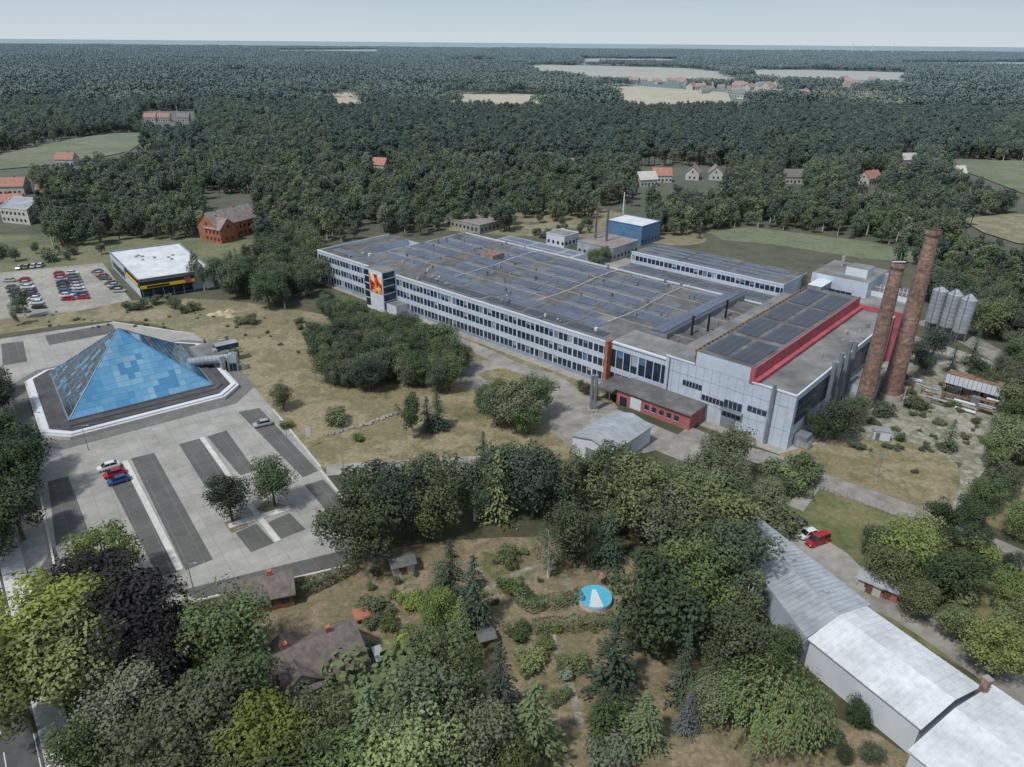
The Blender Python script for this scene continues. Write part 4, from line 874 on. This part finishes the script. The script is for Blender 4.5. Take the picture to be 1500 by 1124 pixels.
def hedge(pxl,h,w_,tint):
    p=smoothline([G(*q) for q in pxl],8)
    L=sum(math.dist(p[i],p[i+1]) for i in range(len(p)-1)); n=int(L*90*(h+w_)/2.5)
    seg=rng.integers(0,len(p)-1,n); t=rng.random(n); A=np.array(p)[seg];B=np.array(p)[seg+1]; c=A+(B-A)*t[:,None]; d=unit(B-A); nn=np.stack([-d[:,1],d[:,0]],1)
    th=rng.uniform(-.2,math.pi+.2,n); bump=1+.18*np.sin(c[:,0]*2.1)*np.cos(c[:,1]*1.7)
    off=np.cos(th)*w_/2*bump; z=np.maximum(.1,np.where(np.sin(th)>.5,h*bump*(.9+.15*rng.random(n)),rng.random(n)*h))
    C=np.stack([c[:,0]+nn[:,0]*off,c[:,1]+nn[:,1]*off,z],1); Nn=unit(np.stack([nn[:,0]*np.cos(th),nn[:,1]*np.cos(th),np.sin(th)+.2],1)+rng.normal(size=(n,3))*.5)
    Q=quads(C,Nn,.28*rng.uniform(.7,1.4,n)); me=mktree('hedge',Q,rng.random(n),MB(),leafs[tint],bark); o=bpy.data.objects.new('hedge',me); sc.collection.objects.link(o)
hedge([(755,860),(770,890),(800,890),(850,880)],1.8,2.0,'green'); hedge([(780,925),(850,920),(900,915)],1.8,2,'mid'); hedge([(420,880),(470,860),(520,835)],2,2,'green'); hedge([(640,950),(600,940),(585,960)],1.6,1.5,'mid'); hedge([(1160,700),(1180,712),(1185,735)],1.5,1.5,'mid')
# ---------------------------------------------------------------- forest (instanced)
def lodset(names,fn): 
    c=bpy.data.collections.new(names); 
    for i,me in enumerate(fn): o=bpy.data.objects.new('%s_%02d'%(names,i),me); c.objects.link(o)
    return c
mt=['green','mid','dark','mid']
mid_protos=lodset('forest_proto_mid',
 [decid('md%d'%i,14,4.5,22+4*i,2000,.72,leafs[mt[i]],rc=(.24,.42)) for i in range(4)]+
 [decid('mb%d'%i,14,3.1,16,1300,.64,leafs['birch' if i else 'mid'],birchbark,.6,.4,(.24,.4),1.3) for i in range(2)]+
 [decid('mp%d'%i,15,2.9,14,1100,.70,leafs['pine'],bark,.66,.30,(.3,.5),.8) for i in range(3)]+[spruce('ms',14,2.6,leafs['conifer'],16,7,.8,.6)])
def patchmesh(name,lm1,size=60,n=75,q=40,hh=12):
    Cs=[];Ns=[];tn=[]
    for i in range(n):
        cx,cy=rng.uniform(-size/2,size/2,2); h=hh*rng.uniform(.75,1.25); r=rng.uniform(2.6,4.8); d=unit(rng.normal(size=(q,3))+np.array([0,0,.6])); Cs.append(np.array([cx,cy,h-r*.8])+d*r*np.array([1,1,1.15])*rng.uniform(.8,1.1,(q,1))); Ns.append(unit(d+rng.normal(size=(q,3))*.4)); tn+= [rng.random()]*q
    Q=quads(np.concatenate(Cs),np.concatenate(Ns),2.2,.8); return mktree(name,Q,np.array(tn),MB(),lm1,bark)
far_protos=lodset('forest_proto_far',[patchmesh('fp0',leafs['mid']),patchmesh('fp1',leafs['pine']),patchmesh('fp2',leafs['green']),patchmesh('fp3',leafs['pine'],hh=14)])
def instancer(name,pts,sc_,idx,rot,coll):
    me=bpy.data.meshes.new(name); me.from_pydata([tuple(p) for p in pts.tolist()],[],[])
    for an,ty,va in (('sz','FLOAT',sc_),('idx','INT',idx),('rz','FLOAT',rot)):
        a=me.attributes.new(an,ty,'POINT'); a.data.foreach_set('value',list(va.tolist()))
    o=bpy.data.objects.new(name,me); sc.collection.objects.link(o)
    ng=bpy.data.node_groups.new(name+'_scatter','GeometryNodeTree'); ng.interface.new_socket('Geometry',in_out='INPUT',socket_type='NodeSocketGeometry'); ng.interface.new_socket('Geometry',in_out='OUTPUT',socket_type='NodeSocketGeometry')
    gi=ng.nodes.new('NodeGroupInput');go=ng.nodes.new('NodeGroupOutput'); ip=ng.nodes.new('GeometryNodeInstanceOnPoints'); ci=ng.nodes.new('GeometryNodeCollectionInfo'); ci.inputs[0].default_value=coll; ci.inputs['Separate Children'].default_value=True; ci.inputs['Reset Children'].default_value=True
    def na(n_,ty): x=ng.nodes.new('GeometryNodeInputNamedAttribute'); x.data_type=ty; x.inputs[0].default_value=n_; return x.outputs[0]
    cb=ng.nodes.new('ShaderNodeCombineXYZ'); ng.links.new(na('rz','FLOAT'),cb.inputs[2])
    ng.links.new(gi.outputs[0],ip.inputs['Points']); ng.links.new(ci.outputs[0],ip.inputs['Instance']); ip.inputs['Pick Instance'].default_value=True
    ng.links.new(na('idx','INT'),ip.inputs['Instance Index']); ng.links.new(cb.outputs[0],ip.inputs['Rotation']); ng.links.new(na('sz','FLOAT'),ip.inputs['Scale']); ng.links.new(ip.outputs[0],go.inputs[0])
    md=o.modifiers.new('scatter','NODES'); md.node_group=ng; return o
bound=np.array([(-400,345),(0,366),(50,378),(62,364),(150,368),(200,366),(290,364),(370,368),(400,365),(470,360),(560,350),(640,345),(720,343),(760,338),(830,322),(900,322),(960,346),(1100,366),(1190,392),(1240,405),(1290,415),(1330,425),(1420,440),(1500,455),(1560,470),(1900,500)],float)
VIL=[(1000,114),(1340,114),(1345,137),(1200,152),(1080,150),(1005,137)]; SCR=[(740,322),(860,318),(865,335),(760,342)]; STO=[(650,316),(710,314),(715,330),(650,335)]
CL2=[[(300,285),(372,285),(380,372),(330,392),(300,380)],[(-60,255),(50,255),(62,330),(-60,335)],[(205,163),(290,163),(290,183),(205,183)],
 [(930,245),(1060,245),(1065,270),(930,275)],[(545,238),(572,238),(572,252),(545,252)],[(1145,252),(1180,252),(1180,270),(1145,270)],[(1250,256),(1295,256),(1295,272),(1250,272)],[(1315,228),(1340,228),(1340,245),(1315,245)],
 [(150,352),(300,352),(325,370),(310,440),(150,400)],[(875,305),(950,305),(950,360),(870,360)],[(1235,395),(1340,395),(1420,500),(1235,500)],[(60,365),(160,360),(160,395),(0,400),(0,362)],[(730,246),(760,246),(760,254),(730,254)],[(830,245),(860,245),(860,253),(830,253)]]
def scat(y0,y1,spc,hgt,bd=True,vthin=.7):
    ys=np.arange(y0,y1,spc); P_=[]
    for y in ys:
        w_=.80*y+40; xs=np.arange(-w_,w_,spc); P_.append(np.stack([xs,np.full_like(xs,y)],1))
    P_=np.concatenate(P_); P_+=rng.uniform(-.45,.45,P_.shape)*spc
    x,y=P_[:,0],P_[:,1]; ok=np.ones(len(x),bool)
    u,v=proj(x,y,0*x)
    if bd: ok&= v<np.interp(u,bound[:,0],bound[:,1])
    rnd=rng.random(len(x))
    for hh in (0,.5,1.0):
        uu,vv=proj(x,y,0*x+hgt*hh)
        for c in CLEAR+CL2: ok&=~inpoly(uu,vv,c)
        ok&=~(inpoly(uu,vv,VIL)&(rnd<vthin)); ok&=~((inpoly(uu,vv,SCR)|inpoly(uu,vv,STO))&(rnd<.8))
    return P_[ok]
A_=scat(225,1000,5.8,11.5)
nz=np.sin(A_[:,0]*.031+1)*np.sin(A_[:,1]*.027)+.6*np.sin(A_[:,0]*.083+A_[:,1]*.05); 
ok=(rng.random(len(A_))<np.where(nz<-.75,.45,.97)); A_=A_[ok]; nz=nz[ok]
u,v=proj(A_[:,0],A_[:,1],0*A_[:,0])
pinez=inpoly(u,v,[(470,150),(700,165),(900,165),(1450,170),(1450,235),(1200,252),(900,250),(480,245)])|((nz>.5)&(v<240))
n=len(A_); r=rng.random(n)
idx=np.where(pinez,np.where(r<.85,rng.integers(6,9,n),rng.integers(0,4,n)),np.where(r<.6,rng.integers(0,4,n),np.where(r<.83,rng.integers(4,6,n),rng.integers(6,10,n))))
sz=rng.uniform(.6,1.18,n)*np.where(pinez,1.05,1.0)*np.where((v>300),.85,1.0)
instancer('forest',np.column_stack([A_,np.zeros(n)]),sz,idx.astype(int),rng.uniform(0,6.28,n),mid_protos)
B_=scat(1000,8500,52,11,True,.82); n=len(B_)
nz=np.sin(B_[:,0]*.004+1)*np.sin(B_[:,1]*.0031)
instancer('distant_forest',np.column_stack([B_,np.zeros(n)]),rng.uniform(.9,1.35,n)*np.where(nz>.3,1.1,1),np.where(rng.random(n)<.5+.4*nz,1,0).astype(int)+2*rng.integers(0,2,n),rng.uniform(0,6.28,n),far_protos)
# ---------------------------------------------------------------- light
sd=Vector((-.42,-.42,.95)).normalized()
sun=bpy.data.lights.new('sun','SUN'); sun.energy=3.0; sun.angle=math.radians(4.0); sun.color=(1,.96,.90); so=bpy.data.objects.new('sun',sun); sc.collection.objects.link(so); so.rotation_euler=sd.to_track_quat('Z','Y').to_euler(); so.location=(0,0,200)
W=bpy.data.worlds.new('World'); sc.world=W; W.use_nodes=True; nt=W.node_tree; sk=nt.nodes.new('ShaderNodeTexSky'); sk.sky_type='NISHITA'; sk.sun_disc=False
sk.sun_elevation=math.asin(sd.z); sk.sun_rotation=math.atan2(sd.x,sd.y); sk.air_density=1.0; sk.dust_density=.6; sk.ozone_density=1.5; sk.altitude=80
# thin high cloud and horizon haze in front of the clear sky
tcn=nt.nodes.new('ShaderNodeTexCoord'); sx=nt.nodes.new('ShaderNodeSeparateXYZ'); nt.links.new(tcn.outputs['Generated'],sx.inputs[0]); z=sx.outputs[2]
mp=nt.nodes.new('ShaderNodeMapping'); nt.links.new(tcn.outputs['Generated'],mp.inputs[0]); mp.inputs['Scale'].default_value=(1,1,6)
cl=ramp_(nt,noise_(nt,mp.outputs[0],3.0,5,.6),.35,.75)
hor=mix_(nt,ramp_(nt,z,-.002,.07),(6.1,6.75,7.2,1),mix_(nt,cl,(4.1,5.3,6.3,1),(4.9,5.9,6.7,1)))
up=mix_(nt,math_(nt,'ADD',.34,math_(nt,'MULTIPLY',cl,.45)),sk.outputs[0],(5.8,6.4,7.0,1))
fin=mix_(nt,ramp_(nt,z,.05,.5),hor,up)
nt.links.new(fin,nt.nodes['Background'].inputs[0]); nt.nodes['Background'].inputs[1].default_value=.1
sc.view_settings.view_transform='Standard'; sc.view_settings.look='None'; sc.view_settings.exposure=0
